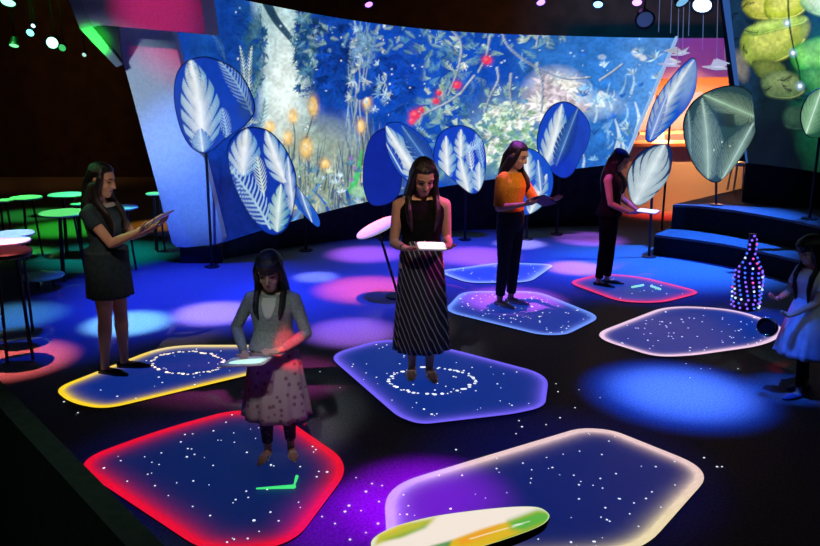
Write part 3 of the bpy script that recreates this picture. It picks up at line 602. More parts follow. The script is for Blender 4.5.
def p3(c):
    c.feather((424, 186), (386, 126), 12, (244, 250, 253), (120, 184, 236), 6, .36, .9); c.feather((432, 168), (402, 126), 10, (60, 110, 190), (30, 74, 160), 9, .3, rib=(120, 170, 220)); c.feather((402, 172), (384, 140), 5, (60, 120, 220), (20, 70, 190), 6, .2)
leaf('blue leaf panel with a slanting white feather above the dark haired woman', [(385, 128), (394, 122), (408, 126), (424, 138), (432, 152), (434, 168), (426, 184), (412, 184), (398, 172), (388, 152)], 10.8, p3, (20, 70, 190), (420, 180))
def p4(c):
    c.feather((448, 178), (446, 136), 9, W_, B_, 4, .36); c.feather((461, 160), (461, 129), 7, W_, B_, 4, .4); c.fern((472, 172), (468, 144), 6, (214, 232, 246), 8, 0, 1.1); c.fern((464, 152), (484, 136), 7, (170, 206, 236), 8, 2, 1.1)
    c.feather((469, 195), (460, 156), 9, W_, B_, 4, .36); c.feather((480, 192), (479, 162), 8, (224, 240, 250), B_, 4, .36); c.fern((483, 166), (476, 134), 6, (150, 194, 236), 9, 0, 1.)
leaf('round topped blue leaf panel filled with several small white leaves', [(434, 150), (440, 134), (454, 126), (470, 128), (482, 140), (486, 160), (484, 180), (478, 192), (470, 193), (458, 184), (444, 172), (435, 162)], 10.95, p4, (18, 66, 196), (466, 190))
def p6(c):
    c.feather((528, 182), (526, 148), 9, W_, B_, 4, .4); c.feather((530, 214), (547, 174), 9, W_, B_, 4, .36); c.feather((541, 192), (538, 160), 5, (150, 195, 240), (40, 100, 210), 5, .2)
leaf('blue leaf panel with white leaves behind the woman in the mustard top', [(510, 156), (520, 148), (534, 150), (546, 160), (553, 176), (551, 194), (540, 208), (526, 215), (514, 210), (508, 190)], 11.0, p6, (22, 82, 206), (528, 210))
def p5(c):
    c.feather((545, 168), (562, 104), 12, (240, 248, 252), (110, 180, 234), 6, .36, .9, 2); c.feather((556, 166), (578, 108), 9, (60, 112, 190), (18, 52, 140), 12, .3, rib=(140, 180, 220)); c.blob(566, 172, 18, 16, (20, 50, 190), .7, .9); c.blob(578, 142, 8, 24, (24, 64, 170), .6, .9)
leaf('large oval blue leaf panel with one white half, at the bright clearing', [(537, 140), (542, 120), (552, 106), (566, 102), (580, 110), (590, 126), (588, 144), (580, 160), (572, 174), (562, 178), (550, 170), (540, 156)], 11.35, p5, (22, 70, 196), (560, 174))
def p7(c):
    c.feather((651, 139), (694, 60), 12, (226, 242, 250), (50, 124, 222), 8, .34, .9, -3); c.blob(690, 80, 6, 24, (150, 185, 214), .6, .9, .3); c.feather((650, 140), (668, 92), 5, (60, 130, 230), (30, 90, 210), 7, .2, alpha=.7)
leaf('long slanting blue leaf panel highest before the orange counter', [(646, 138), (648, 122), (656, 100), (668, 82), (682, 66), (693, 58), (697, 66), (696, 88), (688, 106), (674, 122), (660, 136), (651, 142)], 11.6, p7, (26, 84, 206), (672, 112))
def p8(c):
    c.feather((633, 206), (665, 144), 21, (214, 230, 234), (160, 192, 208), 5, .40, 1.1, 0, (235, 240, 240), shade=.4)
leaf('grey white leaf panel with navy notches beside the woman in black', [(628, 174), (636, 158), (648, 148), (662, 144), (671, 148), (672, 162), (668, 178), (656, 194), (642, 205), (633, 203), (628, 190)], 9.75, p8, (22, 40, 84), (648, 198), (649, 257))
def p9(c):
    c.blob(722, 134, 40, 50, (44, 80, 84), .6, 1); k = dict(texc=.85, tf=1.6, sharp=.7, shade=.3)
    c.feather((692, 164), (688, 108), 8, (104, 138, 140), (44, 78, 88), 8, .12, .7, 0, (150, 180, 176), **k); c.feather((708, 180), (702, 98), 17, (150, 184, 172), (78, 120, 118), 9, .12, .8, 2, (200, 222, 205), **k)
    c.feather((722, 180), (754, 122), 16, (140, 176, 168), (64, 104, 108), 8, .12, .8, 0, (205, 226, 218), **k); c.feather((758, 118), (702, 94), 15, (140, 172, 148), (66, 106, 98), 8, .12, .8, 0, (180, 226, 180), **k)
    c.poly([(716, 112), (734, 114), (736, 128), (720, 126)], (34, 54, 58), .85, 2)
    for q in ((722, 142), (714, 150), (730, 146)): c.blob(q[0], q[1], .8, .8, (220, 235, 230), .9, .5)
leaf('largest grey green leaf panel of broad ribbed leaves, beside the pillar', [(684, 122), (692, 104), (708, 92), (728, 86), (744, 88), (754, 98), (760, 116), (754, 136), (742, 156), (730, 172), (718, 182), (706, 178), (694, 164), (686, 144)], fl(716, 205, .60).y, p9, (40, 66, 74), (716, 176), (716, 205), .60)
def p11(c): c.feather((806, 134), (822, 88), 16, (150, 205, 160), (60, 120, 90), 8, .2, .9)
leaf('pale green leaf panel before the boulder picture, cut by the frame', [(801, 118), (806, 100), (816, 90), (830, 88), (840, 100), (838, 122), (824, 136), (808, 136)], 9.3, p11, (30, 80, 62), (822, 134), None, .60)

# ------------------------------------------------------------------ light projected on the floor, built as thin glowing slabs
def rounded(pts, rad, n=9):
    """polygon with rounded corners (plan, metres)"""
    out = []; m = len(pts)
    for i in range(m):
        p0, p1, p2_ = (np.array(pts[(i+k) % m]) for k in (-1, 0, 1)); a, b = p0-p1, p2_-p1; la, lb = np.linalg.norm(a), np.linalg.norm(b); r = min(rad, la*.45, lb*.45)
        s, e = p1+a/la*r, p1+b/lb*r
        for k in range(n): t = k/(n-1); out.append((1-t)**2*s+2*t*(1-t)*p1+t*t*e)
    return np.array(out)
def resample(P, n):
    Q = np.vstack([P, P[:1]]); d = np.r_[0, np.cumsum(np.linalg.norm(np.diff(Q, axis=0), axis=1))]; u = np.linspace(0, d[-1], n, endpoint=False)
    return np.c_[np.interp(u, d, Q[:, 0]), np.interp(u, d, Q[:, 1])]
def dist_to(P, Q):
    """distance of every point of P to the closed outline Q"""
    A = Q; Bq = np.roll(Q, -1, axis=0); D = np.full(len(P), 1e9)
    for a, b in zip(A, Bq):
        ab = b-a; t = np.clip(((P-a)@ab)/(ab@ab+1e-12), 0, 1); D = np.minimum(D, np.linalg.norm(P-a-t[:, None]*ab, axis=1))
    return D
M['fleck'] = mat('white_fleck', (.8, .8, .8), .5, emit=(.85, .9, 1.0), es=1.1)
M['fleck_w'] = mat('cream_fleck', (.8, .8, .8), .5, emit=(1, .86, .66), es=1.0)
M['slab_edge'] = mat('slab_edge', (.02, .02, .03), .6)
TH = .010
def fleck_mesh(bm, x, y, z, r, el=1., a=0.):
    vs = [bm.verts.new((x+math.cos(k*PI/3+.3)*r*(el if True else 1), y+math.sin(k*PI/3+.3)*r, z)) for k in range(6)]; bm.faces.new(vs)
    vb = [bm.verts.new((v.co.x, v.co.y, z-.002)) for v in vs]
    for i in range(6): bm.faces.new((vs[i], vb[i], vb[(i+1) % 6], vs[(i+1) % 6]))
def floor_projection(label, px, rad, rim, inner, rimw, glow, flecks, ring=None, rimfun=None, seed=1, glowpow=1.6, base=(.04, .04, .045)):
    pts = [fl(*p) for p in px]; Q = resample(rounded([(p.x, p.y) for p in pts], rad), 200); ctr = Q.mean(0)
    root = thing('floor_light_shape', label, 'projected light', (ctr[0], ctr[1], 0), 0, 'projected light shapes on the floor'); L = Q-ctr
    ks = [1-.9*(r/46)**1.25 if r < 46 else 0 for r in range(46)]
    V = np.vstack([L*k for k in ks]+[np.zeros((1, 2))]); n = 200; NRg = len(ks)
    fs = [(r*n+i, r*n+(i+1) % n, (r+1)*n+(i+1) % n, (r+1)*n+i) for r in range(NRg-1) for i in range(n)]+[((NRg-1)*n+i, (NRg-1)*n+(i+1) % n, NRg*n) for i in range(n)]
    d = dist_to(V, L); g = np.where(d < rimw, 1., np.exp(-(np.maximum(d-rimw, 0)/glow)*2.3))[:, None]; g = g**1.0
    rc = np.array(lin(*rim))[None]*np.ones((len(V), 1))
    if rimfun is not None:
        X, Yp = pxs(np.c_[V+ctr, np.full(len(V), TH)]); rc = np.array([lin(*rimfun(a, b)) for a, b in zip(X, Yp)])
    cc = np.array(lin(*inner))*(1-g)+rc*g; cc = cc*(1+(RNG.random((len(cc), 1))-.5)*.18)
    me = bpy.data.meshes.new('glowing_face'); me.from_pydata([(a, b, TH) for a, b in V], [], fs); o = link('glowing_face', me, picture('floor_picture', 1.0, base), root); colour(o, cc)
    bm = bmesh.new(); add_rings(bm, [[Vector((a, b, 0.0005)) for a, b in L], [Vector((a, b, TH-.001)) for a, b in L]]); obj('slab_body', bm, M['slab_edge'], root)
    R = random.Random(seed); bm = bmesh.new(); k = 0
    while k < flecks:
        a = ctr+(np.array([R.random(), R.random()])-.5)*2*np.abs(L).max(0); la = (a-ctr)[None]; ins = False
        for (xa, ya), (xb, yb) in zip(L, np.roll(L, -1, axis=0)):
            if (ya > la[0, 1]) != (yb > la[0, 1]) and la[0, 0] < (xb-xa)*(la[0, 1]-ya)/(yb-ya)+xa: ins = not ins
        if not ins or dist_to(la, L)[0] < .05: continue
        k += 1; s = a.copy(); fleck_mesh(bm, la[0, 0], la[0, 1], TH+.003, R.uniform(.0035, .0085)*min(1., .45+ctr[1]*.075)*(1 if R.random() < .85 else 1.5))
    stuff(obj('fleck_pattern', bm, M['fleck'], root))
    if ring:
        x, y, rx, ry, cnt, col = ring; bm = bmesh.new(); p = fl(x, y)
        for i in range(cnt):
            t = 2*PI*i/cnt+R.uniform(-.06, .06)
            if R.random() < .12: continue
            q = fl(x+rx*math.cos(t)*R.uniform(.94, 1.05), y+ry*math.sin(t)*R.uniform(.92, 1.08)); fleck_mesh(bm, q.x-ctr[0], q.y-ctr[1], TH+.003, R.uniform(.007, .017))
        stuff(obj('ring_pattern', bm, M['fleck_w'] if col else M['fleck'], root))
    return root, ctr
floor_projection('yellow edged patch of projected light under the woman in the short dress', [(53, 390), (165, 346), (268, 346), (306, 358), (262, 373), (104, 411), (70, 404)], .28, (235, 205, 60), (12, 42, 130), .035, .07, 30, (188, 364, 36, 11, 64, 1),
            lambda x, y: (255, 214, 40) if y > 378 else ((250, 224, 150) if x > 150 and y < 360 else (250, 215, 90)), 2)
rp, rpc = floor_projection('red edged patch of projected light under the little girl', [(70, 464), (160, 431), (232, 411), (276, 413), (353, 466), (292, 548), (208, 556)], .25, (232, 10, 46), (6, 28, 84), .04, .10, 66, None, None, 3)
bm = bmesh.new()
for pa, pb, r in (((257, 492), (294, 490), .012), ((294, 490), (297, 480), .010)): add_tube(bm, [fl(*pa)+Vector((-rpc[0], -rpc[1], TH+.012)), fl(*pb)+Vector((-rpc[0], -rpc[1], TH+.012))], [r*.4, r], 8)
o = obj('tick_mark', bm, mat('green_mark', (.1, .8, .3), .5, emit=lin(70, 235, 120), es=1.), rp); o['label'] = 'glowing green tick mark'
floor_projection('blue violet edged patch of projected light under the woman in the long striped skirt', [(327, 356), (386, 339), (448, 349), (549, 376), (545, 408), (515, 415), (420, 426), (398, 418)], .22, (112, 96, 246), (10, 44, 134), .025, .085, 55, (432, 382, 42, 13, 60, 0), None, 4)
floor_projection('blue edged patch of projected light under the woman in the mustard top', [(443, 312), (462, 292), (538, 292), (602, 318), (566, 336), (540, 336)], .2, (110, 150, 255), (18, 46, 150), .03, .07, 90, None, None, 5, base=(.25, .25, .26))
floor_projection('pale blue edged patch of projected light behind the woman in the mustard top', [(435, 272), (500, 263), (556, 265), (530, 283), (468, 284)], .18, (140, 170, 255), (24, 50, 180), .03, .10, 20, None, None, 6, base=(.2, .2, .21))
pk, pkc = floor_projection('pink edged patch of projected light under the woman in black', [(566, 283), (600, 274), (640, 277), (704, 293), (662, 304), (620, 303)], .2, (240, 50, 110), (14, 52, 150), .035, .09, 14, None, None, 7)
for pa, pb in (((632, 289), (643, 287)), ((651, 288), (660, 291))):
    bm = bmesh.new(); add_tube(bm, [fl(*pa)+Vector((-pkc[0], -pkc[1], TH+.012)), fl(*pb)+Vector((-pkc[0], -pkc[1], TH+.012))], .012, 8); obj('dash_mark', bm, mat('green_dash', (.4, .8, .5), .5, emit=lin(150, 225, 170), es=1.), pk)
floor_projection('white edged patch of projected light beside the bottle of lights', [(588, 337), (668, 306), (738, 310), (790, 330), (768, 346), (690, 357), (655, 358)], .3, (240, 205, 235), (8, 46, 140), .035, .05, 75, None, None, 8)
floor_projection('largest cream edged patch of projected light below the surfboard shaped table', [(384, 488), (580, 429), (612, 431), (714, 472), (640, 556), (388, 572)], .24, (236, 200, 200), (8, 28, 92), .045, .075, 80, None, lambda x, y: tuple(np.interp(x, [400, 470], [190-4*0, 234]) if k == 0 else np.interp(x, [400, 470], [160, np.interp(y, [460, 520], [200, 216])]) if k == 1 else np.interp(x, [400, 470], [235, np.interp(y, [460, 520], [198, 172])]) for k in range(3)), 9, base=(.13, .13, .14))
# stray flecks on the bare floor
bm = bmesh.new()
for x, y in [(78, 413), (98, 399), (64, 402), (556, 384), (558, 392), (545, 400), (579, 390), (686, 364), (690, 378), (701, 369), (710, 369), (738, 369), (519, 421), (522, 427), (516, 434), (546, 425), (456, 450), (366, 492), (372, 484), (379, 502), (349, 506), (361, 511), (345, 512), (335, 524), (322, 517), (356, 478), (382, 486), (378, 524), (366, 533), (350, 540), (717, 467), (722, 467), (704, 458), (320, 372), (340, 388), (308, 402), (88, 500), (600, 398), (575, 408), (560, 418)]:
    q = fl(x, y); fleck_mesh(bm, q.x, q.y, .004, random.uniform(.004, .008))
o = stuff(obj('light_flecks', bm, M['fleck'])); o['label'] = 'tiny white light flecks scattered over the dark floor'; o['category'] = 'light flecks'

# ------------------------------------------------------------------ surfboard-shaped table at the front
SZ = .92
ol = [(371, 546), (376, 536), (396, 526), (430, 517), (470, 511), (510, 507), (536, 507), (547, 512), (549, 518), (540, 526), (515, 536), (480, 547), (445, 556), (405, 562), (380, 560)]
c3 = Canvas(365, 500, 555, 566, 4, (250, 236, 222))
def surf(c):
    c.poly([(374, 546), (378, 535), (400, 525), (436, 517), (430, 524), (404, 536), (384, 542)], (190, 190, 30), .95, 4); c.poly([(384, 540), (420, 527), (428, 522), (426, 528), (400, 538)], (120, 170, 40), .8, 4); c.poly([(378, 536), (396, 527), (412, 522), (392, 532)], (236, 200, 50), .8, 3)
    c.poly([(434, 560), (452, 540), (480, 530), (512, 520), (536, 511), (550, 512), (550, 520), (536, 532), (500, 545), (470, 556)], (226, 186, 40), 1, 3)
    c.poly([(456, 540), (482, 530), (500, 525), (490, 534), (462, 546)], (244, 160, 40), .9, 6); c.poly([(508, 521), (538, 510), (552, 512), (550, 522), (524, 532), (512, 530)], (60, 180, 70), .9, 8); c.poly([(480, 560), (500, 540), (530, 530), (546, 522), (540, 534), (505, 552)], (120, 170, 40), .9, 4)
    c.poly([(430, 546), (452, 540), (448, 550), (432, 558)], (60, 140, 60), .9, 3); c.stroke([(470, 539), (490, 533), (508, 528)], .7, .7, (250, 226, 170), .9)
    for i in range(8): x = 512+i*2.2; y = 526.5-i*.75; c.stroke([(x, y+1), (x+.8, y-1), (x+1.6, y+.8)], .35, .35, (236, 250, 226), .95, .4)
surf(c3)
p0 = fl(460, 533, SZ); sb = thing('leaf_table', 'surfboard shaped white table top with yellow and green patches', 'table', (p0.x, p0.y, 0)); o2 = catmull(ol, 110, True); ctr = np.array([460, 533]); vs = []
for r in range(40): vs += [fl(*(ctr+(q-ctr)*(1-r/40)), SZ)-Vector((p0.x, p0.y, 0)) for q in o2]
vs.append(Vector((0, 0, SZ))); n = 110
fs = [(r*n+i, r*n+(i+1) % n, (r+1)*n+(i+1) % n, (r+1)*n+i) for r in range(39) for i in range(n)]+[(39*n+i, 39*n+(i+1) % n, 40*n) for i in range(n)]
me = bpy.data.meshes.new('top_face'); me.from_pydata([tuple(v) for v in vs], [], fs); o = link('top_face', me, picture('table_picture', .95, (.3, .3, .3)), sb)
px = pxs([tuple(v+Vector((p0.x, p0.y, 0))) for v in vs]); cc = c3.sample(*px); cc[:n] = lin(210, 240, 170); colour(o, cc)
bm = bmesh.new(); E = vs[:n]; sc = lambda k, z: [Vector((v.x*k, v.y*k, SZ+z)) for v in E]
add_rings(bm, [sc(1, -.001), sc(1.004, -.012), sc(.98, -.03), sc(.9, -.04)]); obj('board', bm, M['black'], sb)
bm = bmesh.new(); add_tube(bm, [(0, 0, SZ-.045), (0, 0, .02)], .03, 14, round_ends=False); add_disc(bm, (0, 0, .001), .2, .02); obj('pedestal', bm, M['black'], sb)

# ------------------------------------------------------------------ round tables
def round_table(label, x, y, rpx, z, Y=None, legs=3, spread=.6, top=None, group='round tables on thin legs', thick=.02):
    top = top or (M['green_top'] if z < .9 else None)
    """x, y, rpx: centre and half width of the top in the photo; z: its height"""
    p = fl(x, y, z); r = (fl(x+rpx, y, z)-p).length
    t = thing('round_table', label, 'table', (p.x, p.y, 0), 0, group)
    if thick < .03 and z > .5: aimed_spot('table_spot', (p.x, p.y, LZ), (p.x, p.y, z), (.30, 1, .42) if z < .9 else (.6, 1, .8), 620, 2*math.atan(r*1.06/(LZ-z)), .15, .01)
    bm = bmesh.new(); add_disc(bm, (0, 0, z-thick), r, thick); obj('tabletop', bm, top or M['tabletop'], t)
    for k in range(legs):
        a = 2*PI*k/legs+.5; spread = spread if legs > 1 else .35; bm = bmesh.new(); add_tube(bm, [(r*.35*math.cos(a), r*.35*math.sin(a), z-thick-.002), (r*spread*math.cos(a), r*spread*math.sin(a), .008)], .013, 8, round_ends=False); obj('leg', bm, M['black'], t)
    return t
g0 = fl(10, 362); zt = CH+ray(6, 250).z*(g0.y/ray(6, 250).y)
round_table('nearest tall round table with a black top, its shadow in the red ring', 6, 250, 24, zt, spread=.5, top=M['black'], thick=.05, legs=2)
round_table('round white table, the upper of two white discs behind the black topped table', 13, 233, 20, .93, legs=1)
round_table('round white table, the lower of two white discs behind the black topped table', 8, 240, 21, .94, legs=1)
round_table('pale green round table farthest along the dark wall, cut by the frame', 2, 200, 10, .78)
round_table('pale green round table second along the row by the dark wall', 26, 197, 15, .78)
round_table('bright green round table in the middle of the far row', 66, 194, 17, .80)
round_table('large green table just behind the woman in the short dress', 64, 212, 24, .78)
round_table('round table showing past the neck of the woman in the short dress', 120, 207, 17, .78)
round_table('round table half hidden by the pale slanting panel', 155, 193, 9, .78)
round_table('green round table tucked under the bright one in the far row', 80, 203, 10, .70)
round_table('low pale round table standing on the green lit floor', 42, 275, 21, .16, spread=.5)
# tilted disc on a stand behind the woman in the skirt
pc = fl(375, 297); tp = at(378, 228, pc.y); pb = Vector((fl(398, 296).x, pc.y, 0))
ds = thing('disc_stand', 'tilted white disc on a thin black stand behind the striped skirt', 'stand', (pb.x, pb.y, 0))
bm = bmesh.new(); add_disc(bm, (tp.x-pb.x, 0, tp.z), .24, .02, n=Vector((-.45, -.10, 1))); obj('disc', bm, mat('lit_disc', (.85, .78, .68), .5, emit=(.9, .75, .6), es=.35), ds)  # light caught by the white disc put in as faint emission
bm = bmesh.new(); add_tube(bm, [(tp.x-pb.x, 0, tp.z-.01), (0, 0, .02)], .014, 8, round_ends=False); obj('pole', bm, M['black'], ds)
bm = bmesh.new(); add_disc(bm, (0, 0, .001), .13, .02); obj('foot_plate', bm, M['black'], ds)

# ================================================================== PEOPLE
def ik(S, Wt, l1, l2, pole):
    d = Wt-S; L = min(d.length, (l1+l2)*.995); u = d.normalized(); Wt = S+u*L
    a = (l1*l1-l2*l2+L*L)/(2*L); h = math.sqrt(max(l1*l1-a*a, 0)); pl = (pole-u*pole.dot(u)).normalized()
    return S+u*a+pl*h, Wt
def add_hand(bm, wr, d, n, side, curl=.25, k=1.):
    """palm and five fingers; d: pointing direction, n: normal on the thumb-closing side, side: towards the thumb"""
    d = d.normalized(); n = (n-d*n.dot(d)).normalized(); t = n.cross(d).normalized()
    if t.dot(side) < 0: t = -t
    rings = []
    for s, w_, h_ in ((-.012, .022, .019), (.0, .025, .018), (.03, .036, .016), (.06, .040, .014), (.082, .039, .012), (.09, .032, .008)):
        rings.append([wr+d*(s*k)+t*(math.cos(2*PI*i/14)*w_*k)+n*(math.sin(2*PI*i/14)*h_*k) for i in range(14)])
    add_rings(bm, rings)
    for off, ln, r in ((.029, .068, .0088), (.010, .077, .009), (-.010, .070, .0088), (-.028, .053, .008)):
        p = wr+d*(.072*k)+t*(off*k); pts = [p]; a = .06
        dd = d+t*(off*.9)
        for s in (.42, .32, .26):
            a += curl; v = (dd.normalized()*math.cos(a)+n*math.sin(a)); p = p+v*(ln*s*1.12*k); pts.append(p)
        add_tube(bm, pts, [r*k, r*k, r*.94*k, r*.8*k], 8)
    p = wr+d*(.018*k)+t*(.024*k); p1 = p+(d*.5+t*.75+n*.35)*(.036*k); p2 = p1+(d*.85+t*.15+n*.45)*(.033*k); p3 = p2+(d*.9-t*.25+n*.15)*(.027*k)
    add_tube(bm, [p, p1, p2, p3], [.014*k, .0115*k, .010*k, .008*k], 8)
HEAD = [(-.118, .018, .022, -.052), (-.108, .034, .036, -.046), (-.085, .047, .055, -.034), (-.05, .060, .078, -.014), (-.01, .069, .091, .002), (.03, .073, .097, .008), (.065, .070, .094, .010), (.095, .055, .076, .012), (.113, .034, .048, .014), (.121, .012, .018, .015)]
class Person:
    def __init__(s, label, px, rot, H, skin, hs=1.0, lean=0., head_pitch=.35, head_yaw=0., group=None):
        p = fl(*px); s.k = H/1.62; s.root = thing('person', label, 'person', (p.x, p.y, 0.0), rot)
        s.z0 = 0.; s.lean = lean; s.skin = skin; s.bm = bmesh.new(); s.hs = hs
        s.T = Matrix.Translation((0, 0, .92)) @ Matrix.Rotation(lean, 4, 'X') @ Matrix.Translation((0, 0, -.92))
        s.Hd = s.T @ Matrix.Translation((0, 0, 1.425)) @ Matrix.Rotation(head_yaw, 4, 'Z') @ Matrix.Rotation(head_pitch, 4, 'X') @ Matrix.Translation((0, -.012, .098*hs)) @ Matrix.Scale(hs, 4)
        bm = s.bm
        add_secs(bm, [(.78, 0, 0, .11, .085), (.84, 0, 0, .152, .10), (.92, 0, .004, .163, .108), (1.0, 0, 0, .138, .094), (1.06, 0, -.002, .122, .085), (1.14, 0, -.006, .133, .098), (1.21, 0, -.010, .146, .106), (1.27, 0, -.002, .150, .094), (1.32, 0, .010, .125, .072), (1.355, 0, .014, .075, .056), (1.38, 0, .012, .05, .048)], 32, xf=s.T)
        for g in (-1, 1): add_tube(bm, [s.T @ Vector((g*.09, .010, 1.315)), s.T @ Vector((g*.165, .012, 1.288))], [.050, .047], 14)
        add_tube(bm, [s.T @ Vector((0, .014, 1.34)), s.T @ Vector((0, .006, 1.41)), s.Hd @ Vector((0, .012, -.055))], [.052, .046, .048], 16)
        add_rings(bm, [[s.Hd @ Vector((math.cos(2*PI*i/24)*a, cy_+math.sin(2*PI*i/24)*b, z)) for i in range(24)] for z, a, b, cy_ in HEAD])
        Hh = lambda *v: s.Hd @ Vector(v)
        add_tube(bm, [Hh(0, -.086, .022), Hh(0, -.100, -.005), Hh(0, -.107, -.024)], [.009, .012, .014], 10); add_tube(bm, [Hh(-.013, -.092, -.028), Hh(.013, -.092, -.028)], .010, 8)
        add_tube(bm, [Hh(-.05, -.068, .034), Hh(0, -.084, .036), Hh(.05, -.068, .034)], [.010, .012, .010], 8)
        for g in (-1, 1):
            add_tube(bm, [Hh(g*.072, .012, .018), Hh(g*.076, .014, -.012)], [.016, .011], 10); add_tube(bm, [Hh(g*.036, -.060, -.03), Hh(g*.030, -.055, -.06)], [.024, .018], 10)
        s.sh = {g: s.T @ Vector((g*.165, .012, 1.288)) for g in (-1, 1)}; s.arms = {}; s.legs = {}
    def arm(s, g, wrist, d, n, side, pole=(0, .6, -1), curl=.25, hk=1.):
        """g = -1 the person's right arm, +1 the left"""
        S = s.sh[g]; E, Wt = ik(S, Vector(wrist), .275, .245, Vector(pole)); s.arms[g] = (S, E, Wt); bm = s.bm
        add_tube(bm, [S, S.lerp(E, .35), E], [.047, .043, .034], 14); add_tube(bm, [E, E.lerp(Wt, .3), Wt], [.035, .036, .023], 14)
        d = Vector(d); add_hand(bm, Wt, d, Vector(n), Vector(side), curl, hk)
    def leg(s, g, foot, toe=0., knee=.0, bare=True):
        hip = Vector((g*.082, 0, .85)); A = Vector((foot[0], foot[1]+.03, .085)); K = hip.lerp(A, .5)+Vector((0, -knee-.012, .0)); s.legs[g] = (hip, K, A, toe); bm = s.bm
        add_tube(bm, [hip, hip.lerp(K, .45), K, K.lerp(A, .30), K.lerp(A, .75), A], [.088, .074, .052, .053, .037, .032], 16)
        c_, n_ = math.cos(toe), math.sin(toe); f_ = Vector((n_, -c_, 0)); B = Vector((A.x, A.y, 0)); s.legs[g] += (f_, B)
        add_tube(bm, [A+Vector((0, 0, -.02)), B+Vector((0, .012, .032))], [.033, .028], 12)
        add_tube(bm, [B-f_*.025+Vector((0, 0, .030)), B+f_*.05+Vector((0, 0, .036)), B+f_*.12+Vector((0, 0, .024)), B+f_*.172+Vector((0, 0, .017))], [.029, .036, .037, .024], 14, flat=.62, ref=Vector((0, 0, 1)))
    def fin(s, bm, name, m, voxel=.0075, smooth=3, parent=None):
        bmesh.ops.scale(bm, vec=(s.k,)*3, verts=bm.verts); return remeshed(name, bm, m, parent or s.root, voxel*s.k, smooth)
    def raw(s, bm, name, m, parent=None, smooth=True):
        bmesh.ops.scale(bm, vec=(s.k,)*3, verts=bm.verts); return obj(name, bm, m, parent or s.root, smooth)
    def body(s):
        b = s.fin(s.bm, 'body', s.skin, .0062, 2)
        Hh = lambda *v: s.Hd @ Vector(v)
        for g in (-1, 1):
            bm = bmesh.new(); add_tube(bm, [Hh(g*.018, -.0845, .011), Hh(g*.031, -.0835, .009), Hh(g*.044, -.074, .011)], [.003, .0055, .003], 8); s.raw(bm, 'eye', M['eye'])
            bm = bmesh.new(); add_tube(bm, [Hh(g*.014, -.0945, .034), Hh(g*.032, -.0885, .040), Hh(g*.050, -.0745, .035)], [.0035, .0042, .002], 8); s.raw(bm, 'eyebrow', M['brow'])
        bm = bmesh.new(); add_tube(bm, [Hh(-.022, -.081, -.060), Hh(0, -.0905, -.057), Hh(.022, -.081, -.060)], [.004, .0068, .004], 8); s.raw(bm, 'mouth', M['lip'])
        return b
    def hair(s, length=1.12, bangs=False, vol=1., front=(True, True), m=None, back_w=.085):
        bm = bmesh.new(); Hh = lambda *v: s.Hd @ Vector(v)
        v = vol
        rings = []
        for z, a, b, cy_ in ((-.06, .066, .055, .046), (-.02, .080, .066, .042), (.02, .084, .070, .040), (.05, .084, .072, .036), (.072, .081, .084, .026), (.10, .066, .088, .014), (.122, .045, .06, .014), (.136, .014, .02, .014)): rings.append([Hh(math.cos(2*PI*i/28)*a*v, cy_+math.sin(2*PI*i/28)*b*v, z) for i in range(28)])
        add_rings(bm, rings)
        if bangs:
            rings = []
            for z, b in ((.028, .006), (.040, .009), (.075, .012), (.10, .02)): rings.append([Hh(.070*math.sin(u)*1.04, -.092*math.cos(u)-.004+.008-(b if k == 0 else -b), z) for k in (0, 1) for u in ([x*.16 for x in range(-7, 8)] if k == 0 else [x*.16 for x in range(7, -8, -1)])])
            add_rings(bm, rings)
        # curtain down the back
        P = [Hh(0, .075, .06), Hh(0, .092, -.02), s.T @ Vector((0, .085, 1.36)), s.T @ Vector((0, .098, 1.26)), s.T @ Vector((0, .092, length))]
        rings = []
        for (p, a, b) in zip(P, (.070, .082, back_w*1.12, back_w*1.15, back_w*.7), (.03, .032, .034, .030, .020)): rings.append([p+Vector((math.cos(2*PI*i/24)*a*v, math.sin(2*PI*i/24)*b, 0)) for i in range(24)])
        add_rings(bm, rings)
        for g, on in ((-1, front[0]), (1, front[1])):
            add_tube(bm, [Hh(g*.060, -.020, .085), Hh(g*.080, -.028, .03), Hh(g*.082, -.022, -.05), s.T @ Vector((g*.088, .0, 1.38))], [.022, .024, .026, .030], 12)
            if on:
                add_tube(bm, [Hh(g*.080, .0, -.03), s.T @ Vector((g*.098, -.035, 1.36)), s.T @ Vector((g*.100, -.105, 1.27)), s.T @ Vector((g*.092, -.128, (1.27+length)/2)), s.T @ Vector((g*.080, -.118, length))], [.032, .036, .036, .030, .014], 12, flat=.7)
                add_tube(bm, [Hh(g*.070, .03, -.05), s.T @ Vector((g*.090, .04, 1.36)), s.T @ Vector((g*.12, .02, 1.30))], [.034, .04, .03], 12)
            else: add_tube(bm, [Hh(g*.076, .02, -.03), s.T @ Vector((g*.085, .05, 1.35)), s.T @ Vector((g*.09, .085, 1.22))], [.034, .038, .03], 12)
        return s.fin(bm, 'hair', m or M['hair'], .0075, 3)
    def top(s, name, m, z0=.98, z1=1.345, sleeve=.0, grow=.012, flare=0., hem=None):
        bm = bmesh.new(); g_ = grow
        prof = [(.60, .20, .14), (.70, .185, .135), (.80, .172, .118), (.86, .166, .112), (.92, .164, .108), (1.0, .139, .094), (1.06, .125, .086), (1.14, .134, .100), (1.21, .148, .109), (1.27, .151, .098), (1.315, .130, .076), (1.345, .100, .062), (1.36, .08, .056)]
        zs = [z for z, _, _ in prof]; zz = sorted({z0, z1}|{z for z in zs if z0 < z < z1})
        secs = [(z, 0, float(np.interp(z, [.9, 1.06, 1.21, 1.32], [.004, -.002, -.010, .010])), float(np.interp(z, zs, [q[1] for q in prof]))+g_+flare*max(0, 1.0-z), float(np.interp(z, zs, [q[2] for q in prof]))+g_+flare*max(0, 1.0-z)) for z in zz]
